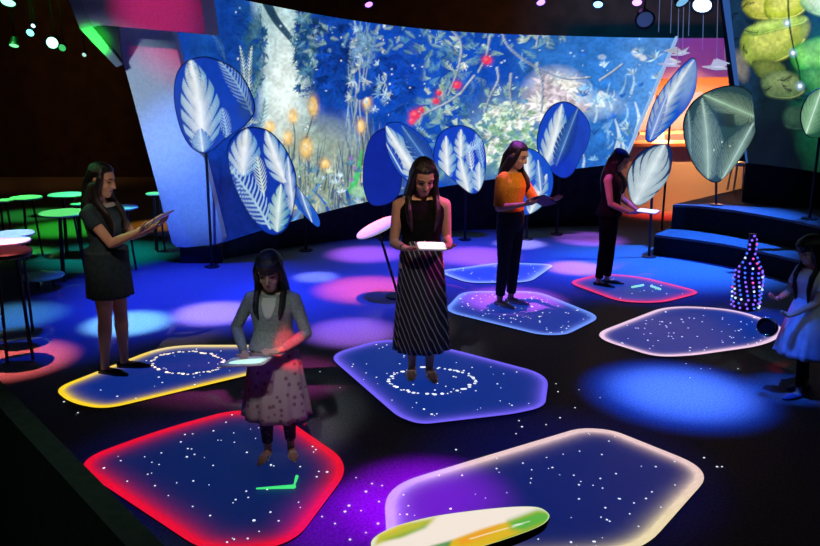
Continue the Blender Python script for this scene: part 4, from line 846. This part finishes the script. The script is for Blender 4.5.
        add_secs(bm, secs, 36, xf=s.T)
        if sleeve:
            for g, (S, E, Wt) in s.arms.items():
                P = [s.T @ Vector((g*.10, .010, 1.312)), S]+[S.lerp(E, t) for t in ((.3, .6, 1.) if sleeve >= 1 else (sleeve*.5, sleeve))]; r = [.055, .058]+([.053, .049, .044] if sleeve >= 1 else [.056, .055])
                add_tube(bm, P, r, 14, round_ends=sleeve >= 1)
                if sleeve > 1: add_tube(bm, [E, E.lerp(Wt, .4), E.lerp(Wt, sleeve-1)], [.044, .044, .033], 14)
        return s.fin(bm, name, m, .0078, 3)
    def skirt(s, name, m, zt, zb, rt, rb, folds=11, amp=.035, cy_=0., n=14, power=1., ryk=.72):
        bm = bmesh.new(); secs = []
        for i in range(n+1):
            t = i/n; z = zt+(zb-zt)*t; a = rt+(rb-rt)*t**power; secs.append((z, 0, cy_*t, a, a*(ryk+(.95-ryk)*t*.7), amp*t))
        secs += [(zb+.006, 0, cy_, rb*.94, rb*.94*(ryk+(.95-ryk)*.7), amp)]
        add_secs(bm, secs, 96, folds); return s.raw(bm, name, m)
    def trousers(s, m, hem=.10, zt=1.0):
        bm = bmesh.new(); add_secs(bm, [(.77, 0, 0, .12, .095), (.84, 0, 0, .165, .112), (.92, 0, .004, .174, .119), (zt, 0, 0, .150, .106)], 32)
        for g, L in s.legs.items():
            hip, K, A = L[:3]; E = K.lerp(A, (K.z-hem)/(K.z-A.z)); add_tube(bm, [hip, hip.lerp(K, .45), K, K.lerp(E, .35), E], [.094, .083, .062, .060, .048], 16, round_ends=False)
        return s.fin(bm, 'trousers', m, .0085, 2)
    def shoes(s, m, name='shoe', flat=True, k=1.):
        for g, L in s.legs.items():
            f_, B = L[4], L[5]; bm = bmesh.new(); u = Vector((0, 0, 1))
            add_tube(bm, [B-f_*.034+u*.030, B+f_*.05+u*.030, B+f_*.125+u*.025, B+f_*.185+u*.018], [.034, .041, .042, .026], 14, flat=.62, ref=u)
            o = s.fin(bm, name, m, .006, 2)
            bm = bmesh.new(); add_tube(bm, [B-f_*.036+u*.008, B+f_*.05+u*.008, B+f_*.125+u*.008, B+f_*.19+u*.008], [.034, .038, .042, .024], 12, flat=.18, ref=u); s.raw(bm, 'sole', M['blackm'], o)
    def sandals(s, m):
        for g, L in s.legs.items():
            f_, B = L[4], L[5]; u = Vector((0, 0, 1)); bm = bmesh.new()
            add_tube(bm, [B-f_*.036+u*.009, B+f_*.05+u*.009, B+f_*.125+u*.009, B+f_*.195+u*.009], [.034, .038, .043, .026], 12, flat=.2, ref=u)
            o = s.raw(bm, 'sandal', m); t = f_.cross(u)
            bm = bmesh.new(); add_tube(bm, [B+f_*.10+t*.04+u*.012, B+f_*.10+t*.025+u*.045, B+f_*.10-t*.025+u*.045, B+f_*.10-t*.04+u*.012], .008, 8); s.raw(bm, 'strap', m, o)
    def world(s, v): return s.root.matrix_basis @ (Vector(v)*s.k)

def striped(name):
    m = mat(name, (.010, .010, .012), .55); nt = m.node_tree; b = nt.nodes['Principled BSDF']; tc = nt.nodes.new('ShaderNodeTexCoord'); mp = nt.nodes.new('ShaderNodeMapping'); mp.inputs['Rotation'].default_value = (0, .42, .2)
    wv = nt.nodes.new('ShaderNodeTexWave'); wv.inputs['Scale'].default_value = 9; wv.inputs['Distortion'].default_value = .6; wv.inputs['Detail'].default_value = 1; r = nt.nodes.new('ShaderNodeValToRGB')
    r.color_ramp.elements[0].position = .80; r.color_ramp.elements[0].color = (.010, .010, .012, 1); r.color_ramp.elements[1].position = .95; r.color_ramp.elements[1].color = (.30, .28, .26, 1)
    nt.links.new(tc.outputs['Object'], mp.inputs['Vector']); nt.links.new(mp.outputs['Vector'], wv.inputs['Vector']); nt.links.new(wv.outputs['Fac'], r.inputs['Fac']); nt.links.new(r.outputs['Color'], b.inputs['Base Color']); return m
def spotted(name, c1, c2, scale, thr=.5, rough=.8):
    m = mat(name, c1, rough); nt = m.node_tree; b = nt.nodes['Principled BSDF']; tc = nt.nodes.new('ShaderNodeTexCoord'); v = nt.nodes.new('ShaderNodeTexVoronoi'); v.inputs['Scale'].default_value = scale; r = nt.nodes.new('ShaderNodeValToRGB')
    r.color_ramp.elements[0].position = thr-.06; r.color_ramp.elements[0].color = (*c2, 1); r.color_ramp.elements[1].position = thr+.06; r.color_ramp.elements[1].color = (*c1, 1)
    nt.links.new(tc.outputs['Object'], v.inputs['Vector']); nt.links.new(v.outputs['Distance'], r.inputs['Fac']); nt.links.new(r.outputs['Color'], b.inputs['Base Color']); return m
M['teal_dress'] = noisy('dark_teal_cloth', (.012, .030, .036), (.018, .042, .05), 30, .85)
M['black_cloth'] = noisy('black_cloth', (.004, .004, .005), (.007, .007, .008), 40, .9, spec=.04)
M['mustard'] = noisy('mustard_knit', (.48, .20, .012), (.62, .28, .02), 60, .9, .2)
M['denim'] = noisy('dark_denim', (.012, .014, .022), (.02, .024, .036), 50, .85)
M['cardigan'] = noisy('grey_knit', (.22, .24, .24), (.30, .32, .32), 70, .95, .25)
M['tee'] = mat('white_tee', (.62, .60, .58), .85)
M['pink_skirt'] = spotted('pink_grey_print', (.42, .34, .36), (.22, .12, .15), 22, .28)
M['leggings'] = spotted('printed_leggings', (.06, .05, .07), (.26, .16, .2), 40, .3)
M['striped'] = striped('black_striped_cloth')
M['tulle'] = noisy('white_blue_tulle', (.45, .50, .62), (.60, .64, .74), 12, .9)
M['nude'] = mat('nude_leather', (.66, .48, .40), .5); M['whiteleather'] = mat('white_leather', (.6, .58, .58), .5); M['blackleather'] = mat('black_leather', (.012, .012, .014), .4); M['blueleather'] = mat('blue_leather', (.10, .16, .40), .35)

def board(label, centre, rot, sx, sy, es=.7, col=(1, .93, .82), shape='rect', plate=None):
    """white board that is held in the hands; rot = matrix whose z axis is the face normal"""
    t = thing('hand_board', label, 'board', tuple(centre), 0, 'white boards held in the hands'); t.rotation_euler = rot.to_euler()
    L = rounded([(-sx/2, -sy/2), (sx/2, -sy/2), (sx/2, sy/2), (-sx/2, sy/2)], min(sx, sy)*(.16 if shape == 'rect' else .48), 8)
    bm = bmesh.new(); add_rings(bm, [[Vector((a*k, b*k, z)) for a, b in L] for z, k in ((0, .97), (.003, 1), (.009, 1), (.012, .97))]); obj('plate', bm, plate or M['white'], t)
    bm = bmesh.new(); add_rings(bm, [[Vector((a*.93, b*.93, z)) for a, b in L] for z in (.0122, .0136)]); obj('lit_face', bm, mat('lit_board_face', (.8, .78, .74) if es > .05 else (.06, .05, .06), .5, emit=col, es=es), t)  # projector light on the board put in as emission
    return t
def grip(P, g, e, inward, n, hand_tilt=(0, 0, 0), curl=.16, pole=(0, .6, -1), hk=1.):
    """hand closing on a board edge at local point e: fingers under the board, thumb above"""
    inward = Vector(inward).normalized(); n = Vector(n).normalized(); w_ = Vector(e)-inward*.085*hk-n*.016
    P.arm(g, w_, inward, n, Vector((0, -1, 0))-inward*Vector((0, -1, 0)).dot(inward)+Vector((0, 0, .001)), pole, curl, hk)

# --- woman in the short dress, profile, board tilted up
p = Person('woman in a short dark teal dress seen from the side, holding a tilted board', (118, 371), math.radians(80), 1.625, M['skin'], head_pitch=.30, lean=-.04)
Rm = Matrix.Rotation(-.52, 3, 'X'); nb = Rm @ Vector((0, 0, 1)); fd = Rm @ Vector((0, -1, 0)); bc = Vector((0, -.37, 1.19))
for g in (-1, 1): grip(p, g, bc+fd*.06+Vector((g*.115, 0, 0)), fd*.8+Vector((-g*.5, 0, 0)), nb)
p.leg(-1, (-.075, .03), -.15); p.leg(1, (.075, -.05), .15); p.body()
p.hair(1.10, vol=1.04); p.top('dress_top', M['teal_dress'], .95, 1.345, .42, .014); p.skirt('dress_skirt', M['teal_dress'], 1.0, .63, .170, .182, 9, .03, ryk=.92)
p.shoes(M['blackleather'])
bm = bmesh.new(); add_secs(bm, [(1.322, 0, -.004, .118, .086), (1.334, 0, -.002, .112, .082), (1.346, 0, 0, .10, .074)], 30); p.raw(bm, 'collar', mat('pale_collar', (.30, .32, .30), .8))
board('thin pale board tilted up, held by the woman in the short dress', p.world(bc), p.root.matrix_basis.to_3x3() @ Rm, .20, .40, .8, (1, .90, .74))

# --- woman in the long striped skirt, facing us
p = Person('woman in a black top and long striped skirt facing forward, looking down at a board', (421, 374), math.radians(4), 1.69, M['skin'], head_pitch=.55, head_yaw=.12, lean=.03)
Rm = Matrix.Rotation(.10, 3, 'X') @ Matrix.Rotation(.04, 3, 'Y'); nb = Rm @ Vector((0, 0, 1)); bc = Vector((.045, -.30, 1.045))
grip(p, -1, bc+Vector((-.10, .03, 0)), (.9, -.35, .03), nb, pole=(-.30, .6, -1)); grip(p, 1, bc+Vector((.105, .03, 0)), (-.35, -.95, -.1), nb, pole=(.12, .6, -1))
p.leg(-1, (-.065, .02), -.12); p.leg(1, (.065, -.03), .10); p.body()
p.hair(1.13, vol=1.08); p.top('tank_top', M['black_cloth'], .98, 1.335, 0, .013); p.skirt('long_skirt', M['striped'], 1.06, .215, .135, .212, 12, .05, power=.7, ryk=.78)
p.sandals(M['nude'])
bm = bmesh.new(); add_secs(bm, [(1.045, 0, 0, .142, .108), (1.075, 0, 0, .139, .105)], 32); p.raw(bm, 'waistband', M['black_cloth'])
bm = bmesh.new(); S, E, Wt = p.arms[-1]; add_tube(bm, [Wt.lerp(E, .10), Wt.lerp(E, .14)], .028, 12, round_ends=False); p.raw(bm, 'wristwatch', M['blackleather'])
board('thin white board held level by the woman in the striped skirt', p.world(bc), p.root.matrix_basis.to_3x3() @ Rm, .21, .17, 1.0, (1, .97, .82))

# --- woman in mustard
p = Person('woman in a mustard top and dark jeans standing on a blue edged patch of light', (508, 305), math.radians(48), 1.635, M['skin'], head_pitch=.42, head_yaw=.15)
Rm = Matrix.Rotation(-.30, 3, 'X') @ Matrix.Rotation(.5, 3, 'Y'); nb = Rm @ Vector((0, 0, 1)); bc = Vector((.05, -.34, 1.09))
grip(p, -1, bc+Vector((-.075, .07, 0)), (.6, -.75, .15), nb, pole=(-.6, .6, -.8)); grip(p, 1, bc+Vector((.125, -.055, .03)), (-.3, -.9, .25), nb, pole=(.6, .3, -1))
p.leg(-1, (-.075, .02), -.2); p.leg(1, (.075, -.01), .2); p.body()
p.hair(1.16, vol=1.06, front=(False, True)); p.top('knit_top', M['mustard'], .97, 1.345, .95, .016); p.trousers(M['denim'], .11)
p.shoes(M['nude'])
board('dark edged board seen nearly edge on, held by the woman in mustard', p.world(bc), p.root.matrix_basis.to_3x3() @ Rm, .22, .17, .02, (1, .1, .2), plate=mat('dark_board', (.05, .04, .05), .5))

# --- woman in black
p = Person('woman in black with bare arms beside the orange counter, holding a bright board', (605, 285), math.radians(62), 1.50, M['skin'], head_pitch=.55, lean=.02)
Rm = Matrix.Rotation(.04, 3, 'X'); nb = Rm @ Vector((0, 0, 1)); bc = Vector((.0, -.44, .93))
grip(p, -1, bc+Vector((-.06, .11, 0)), (.15, -1, .0), nb, pole=(-.5, .7, -.7)); grip(p, 1, bc+Vector((.09, .06, 0)), (-.3, -.9, 0), nb, pole=(.5, .6, -.9))
p.leg(-1, (-.08, .03), -.15); p.leg(1, (.08, -.03), .12); p.body()
p.hair(1.12, vol=1.12, front=(True, True), back_w=.10); p.top('sleeveless_top', M['black_cloth'], .86, 1.33, 0, .022, flare=.10); p.trousers(M['black_cloth'], .10)
p.shoes(M['blackleather'])
board('bright white board held level by the woman in black', p.world(bc), p.root.matrix_basis.to_3x3() @ Rm, .24, .22, 1.1, (1, .97, .93))

# --- little girl
p = Person('little girl in a grey cardigan and pinkish skirt with bangs, holding a board', (279, 455), math.radians(-4), 1.265, M['skin_child'], hs=1.16, head_pitch=.42, head_yaw=.06)
Rm = Matrix.Rotation(-.12, 3, 'X') @ Matrix.Rotation(-.10, 3, 'Y') @ Matrix.Rotation(-.12, 3, 'Z'); nb = Rm @ Vector((0, 0, 1)); bc = Vector((-.13, -.30, .89))
grip(p, -1, bc+Vector((-.05, .105, .01)), (.25, -1, -.1), nb, pole=(-.8, .4, -.8), hk=.95); grip(p, 1, Vector((.03, -.235, .965)), (-.95, -.2, -.15), (0, -.3, 1), pole=(.9, .35, -.8), hk=.95)
p.leg(-1, (-.085, -.04), -.12); p.leg(1, (.085, .03), .35); p.body()
p.hair(1.17, bangs=True, vol=1.05, back_w=.10); p.top('cardigan', M['cardigan'], .90, 1.34, 1.86, .024, flare=.12)
bm = bmesh.new(); rings = []
for z, a, b, w_ in ((1.17, .166, .131, .06), (1.2, .170, .136, .16), (1.24, .168, .130, .26), (1.28, .165, .124, .34), (1.325, .128, .096, .4)):
    us = [-PI/2+w_*(x/6) for x in range(-6, 7)]; cy_ = float(np.interp(z, [.9, 1.06, 1.21, 1.32], [.004, -.002, -.010, .010]))
    rings.append([Vector((math.cos(u)*a*1.01, cy_+math.sin(u)*b*1.03, z)) for u in us]+[Vector((math.cos(u)*a*.9, cy_+math.sin(u)*b*.9, z)) for u in us[::-1]])
add_rings(bm, rings); p.raw(bm, 'white_tee', M['tee'])
p.skirt('patterned_skirt', M['pink_skirt'], .98, .36, .165, .265, 10, .05, power=.8)
bm = bmesh.new()
for g, L in p.legs.items(): add_tube(bm, [L[0], L[0].lerp(L[1], .5), L[1], L[1].lerp(L[2], .35), L[1].lerp(L[2], .92)], [.092, .079, .058, .059, .043], 14, round_ends=False)
add_secs(bm, [(.78, 0, 0, .12, .09), (.86, 0, 0, .155, .105), (.95, 0, 0, .15, .10)], 24); p.fin(bm, 'leggings', M['leggings'], .0085, 2)
p.sandals(M['whiteleather'])
t = board('translucent board with a mint oval of light, held by the little girl', p.world(bc), p.root.matrix_basis.to_3x3() @ Rm, .27, .20, .10, lin(120, 165, 190))
bm = bmesh.new(); L = [(-.085, -.055), (-.02, -.082), (.10, -.082), (.115, -.02), (.105, .015), (.02, .022), (-.05, .01), (-.088, -.02)]; L = catmull(L, 36, True)
add_rings(bm, [[Vector((a, b, z)) for a, b in L] for z in (.0138, .0152)]); o = obj('mint_glow', bm, mat('mint_light', (.6, .8, .7), .5, emit=lin(190, 250, 215), es=.95), t); o['label'] = 'bright mint oval'
gp = at(289, 340, p.root.location.y-.13); aimed_spot('red_beam_spot', (gp.x+.5, gp.y-2.6, 4.4), gp, (1, .01, .02), 1900, .046, .7, .01)

# --- child at the side, walking past
p = Person('small child with long black hair, white top and blue lit tulle skirt', (800, 393), math.radians(-72), 1.16, M['skin_child'], hs=1.15, head_pitch=.35, lean=.10)
p.arm(-1, (-.10, -.33, 1.02), (.1, -1, .15), (0, 0, 1), (1, 0, 0), pole=(-.6, .6, -.8), curl=.35); p.arm(1, (.08, -.30, .90), (.0, -1, -.1), (0, 0, 1), (-1, 0, 0), pole=(.6, .6, -.8), curl=.45)
p.leg(-1, (-.08, .10), -.1, .03); p.leg(1, (.08, -.13), .1, .03); p.body()
p.hair(1.02, bangs=True, vol=1.2, back_w=.13); p.top('white_top', M['tee'], .95, 1.34, .6, .02); p.skirt('tulle_skirt', M['tulle'], 1.02, .44, .16, .30, 13, .05, power=.7, ryk=.85)
bm = bmesh.new()
for g, L in p.legs.items(): add_tube(bm, [L[0], L[0].lerp(L[1], .5), L[1], L[1].lerp(L[2], .35), L[1].lerp(L[2], .92)], [.092, .079, .058, .059, .043], 14, round_ends=False)
add_secs(bm, [(.78, 0, 0, .12, .09), (.86, 0, 0, .155, .105), (.95, 0, 0, .15, .10)], 24); p.fin(bm, 'leggings', M['black_cloth'], .0085, 2)
p.shoes(M['blueleather'])
q = at(768, 327, p.root.location.y-.02); t = thing('ring_disc', 'black shiny round disc with a bright rim glint, held low by the child', 'disc', tuple(q), 0)
bm = bmesh.new(); add_disc(bm, (0, 0, 0), .072, .05, 36, Vector((-.5, -.8, .3))); obj('disc_body', bm, mat('gloss_black', (.01, .01, .012), .12, spec=.6), t, False)
bm = bmesh.new(); a, b = frame_of(Vector((-.5, -.8, .3)).normalized()); nn = Vector((-.5, -.8, .3)).normalized(); rings = []
bmr = bm
for i in range(40):
    u = 2*PI*i/40; cdir = a*math.cos(u)+b*math.sin(u); rings.append([cdir*(.062+.010*math.cos(v))+nn*(.052+.010*math.sin(v)) for v in [2*PI*j/8 for j in range(8)]])
vr = [[bm.verts.new(x) for x in r] for r in rings]
for i in range(40):
    for j in range(8): bm.faces.new((vr[i][j], vr[i][(j+1) % 8], vr[(i+1) % 40][(j+1) % 8], vr[(i+1) % 40][j]))
obj('rim', bm, mat('dark_chrome', (.25, .27, .32), .15, 1.), t, True)

# ------------------------------------------------------------------ bottle of lights
bp = fl(745, 308); bo = thing('light_bottle', 'bottle shaped wire sculpture covered in violet and blue fairy lights', 'light sculpture', (bp.x, bp.y, 0))
prof = [(0, .11), (.03, .125), (.15, .13), (.30, .135), (.38, .125), (.46, .085), (.54, .05), (.64, .036), (.74, .034), (.76, .038)]
bm = bmesh.new(); add_secs(bm, [(z+.002, 0, 0, r, r) for z, r in prof], 24); obj('bottle_body', bm, mat('dark_glass', (.01, .012, .05), .3), bo, True)
BM = [mat('bulb_'+n_, c_, .4, emit=c_, es=1.3) for n_, c_ in (('violet', (.25, .12, 1.)), ('blue', (.05, .16, 1.)), ('white', (.6, .75, 1.)), ('pink', (.9, .08, .35)))]
bm0 = bmesh.new(); bmesh.ops.create_icosphere(bm0, subdivisions=1, radius=.0125); bme = []
for m_ in BM: me = bpy.data.meshes.new('bulb'); bm0.to_mesh(me); me.materials.append(m_); bme.append(me)
bm0.free(); rr = random.Random(4); cnt = 0
zs = [.03+.045*k for k in range(17)]
for z in zs:
    r = float(np.interp(z, [p[0] for p in prof], [p[1] for p in prof])); m_ = max(3, int(2*PI*r/.062))
    for k in range(m_):
        a = 2*PI*k/m_+z*9
        if math.sin(a) > .45 or cnt >= 100: continue
        cnt += 1; o = bpy.data.objects.new('bulb', bme[rr.choices((0, 1, 2, 3), (6, 6, 2, 1))[0]]); COL.objects.link(o); o.parent = bo; o.location = ((r+.008)*math.cos(a), (r+.008)*math.sin(a), z)

# ------------------------------------------------------------------ lamps in the ceiling
def lamp(label, x, y, Y, r, col, es, aim, ln=.22, cat='stage light', group='stage lights under the ceiling'):
    p = at(x, y, Y); t = thing('stage_light', label, cat, tuple(p), 0, group); d = Vector(aim).normalized()
    bm = bmesh.new(); a, b = frame_of(d); rings = []
    for s, k in ((-ln, .55), (-ln*.9, .8), (-ln*.3, 1.), (0, 1.25), (0, 1.05), (-.03, 1.)): rings.append([d*s+a*(math.cos(2*PI*i/16)*r*k)+b*(math.sin(2*PI*i/16)*r*k) for i in range(16)])
    add_rings(bm, rings); obj('housing', bm, M['black'], t, False)
    bm = bmesh.new(); add_disc(bm, d*-.02, r*.98, .012, 16, d); obj('lens', bm, mat('lamp_lens', (.5, .5, .5), .4, emit=col, es=es), t)
    bm = bmesh.new(); add_tube(bm, [d*(-ln*.5), Vector((0, 0, max(.05, ZC-p.z-.002)))], .012, 6, round_ends=False); obj('hanger', bm, M['black'], t)
dn = lambda x: (x, -.75, -.9)
lamp('small violet stage light high over the jungle screen, first of the row', 369, 5, 10.5, .05, (.5, .2, 1), 2.5, dn(.3))
lamp('small violet stage light above the middle of the jungle screen', 541, 3, 10.5, .055, (.35, .2, 1), 3, dn(.1))
lamp('blue white stage light beside the violet one over the screen', 598, 5, 10.5, .06, (.25, .5, 1), 3, dn(-.2))
lamp('pink violet stage light above the round fixture', 637, 3, 10.5, .06, (.6, .25, 1), 3, dn(-.2))
lamp('brightest blue white stage light by the hanging strands', 702, 6, 10.0, .11, (.5, .75, 1), 4, dn(-.4), .3)
lamp('pale stage light next to the brightest one', 683, 2, 9.6, .08, (.15, .4, .6), 1.2, dn(.4), .25)
lamp('unlit round fixture under the pink violet light', 645, 20, 10.2, .10, (.008, .03, .045), 1, (-.1, -1, -.5), .2)
G = 'green lamps over the far tables'
lamp('long green white lamp at the top corner of the hall', 8, 3, 12, .10, (.35, 1, .65), 2, (0, -.6, -1), .2, 'stage light', G)
lamp('small blue green lamp over the far tables, paired with a dot', 30, 33, 13, .06, (.2, .9, .8), 2.5, (0, -1, -.5), .2, 'stage light', G)
lamp('dot sized white lamp just above the blue green one', 33, 26, 13, .035, (.5, .8, 1), 2.5, (0, -1, -.5), .15, 'stage light', G)
lamp('brightest green lamp over the far tables', 52, 43, 13, .09, (.4, 1, .7), 3, (0.1, -1, -.3), .25, 'stage light', G)
lamp('flat green lamp low at the edge of the hall', 14, 46, 13, .07, (.2, 1, .35), 1.6, (0, -.5, -1), .15, 'stage light', G)
lamp('faint green lamp beside the brightest one', 62, 48, 13.7, .06, (.05, .5, .12), 1.2, (0, -1, -.4), .15, 'stage light', G)
lamp('faint white lamp nearest the canopy fin', 84, 55, 13.5, .035, (.4, .7, .6), 1.2, (0, -1, -.4), .12, 'stage light', G)
# faint orange duct strip and dark truss
tr = thing('ceiling_truss', 'dark lighting truss under the ceiling above the jungle screen', 'truss')
for z_, y_ in ((0, 0), (.2, 0), (.1, .18)):
    a = at(300, 6, 10.9); b = at(715, 10, 10.9); bm = bmesh.new(); add_tube(bm, [Vector((a.x, 10.9+y_, 3.95+z_)), Vector((b.x, 10.9+y_, 3.95+z_))], .022, 8); obj('chord', bm, M['black'], tr)
# hanging strands with white paper birds
for k, (x, y0, y1) in enumerate(((660, -6, 32), (672, -6, 33), (679, -6, 62), (684, -6, 54), (690, -6, 36), (704, -6, 50), (718, -6, 66), (726, -6, 62))):
    a = at(x, y0, 11.2); b = at(x-1.5, y1, 11.2); bm = bmesh.new(); add_tube(bm, [Vector((a.x, a.y, ZC-.002)), a, b], .005, 6, round_ends=False)
    o = obj('hanging_strand', bm, mat('white_strand', (.6, .65, .75), .5, emit=(.12, .16, .3), es=.6)); tag(o, ('thin pale strand hanging beside the purple lit wall panel', 'thin pale strand hanging beside the purple lit wall panel')[0], 'strand', 'pale strands hanging by the purple panel')
def bird(label, x, y, Y, s, rz):
    p = at(x, y, Y); t = thing('paper_bird', label, 'ornament', tuple(p), rz, 'white paper birds')
    bm = bmesh.new(); add_tube(bm, [(-.16*s, 0, 0), (0, 0, .02), (.16*s, 0, .03)], [.01, .035*s, .008], 8); obj('body', bm, M['bird'], t)
    for g in (-1, 1):
        bm = bmesh.new(); prism(bm, [Vector((-.08*s, 0, .02)), Vector((.07*s, 0, .02)), Vector((.02*s, g*.14*s, .12*s)), Vector((-.12*s, g*.26*s, .06*s))], Vector((0, 0, .008))); obj('wing', bm, M['bird'], t)
M['bird'] = mat('white_paper', (.8, .8, .85), .6, emit=(.7, .75, .9), es=.5)  # light on the white paper put in as a faint glow
bird('white paper bird hanging over the tip of the long blue leaf', 681, 55, 11.25, .9, .4); bird('white paper bird hanging by the screen rim', 669, 66, 11.3, .9, 2.6); bird('white paper bird hanging close to the pillar', 716, 69, 11.2, 1.1, 2.9)
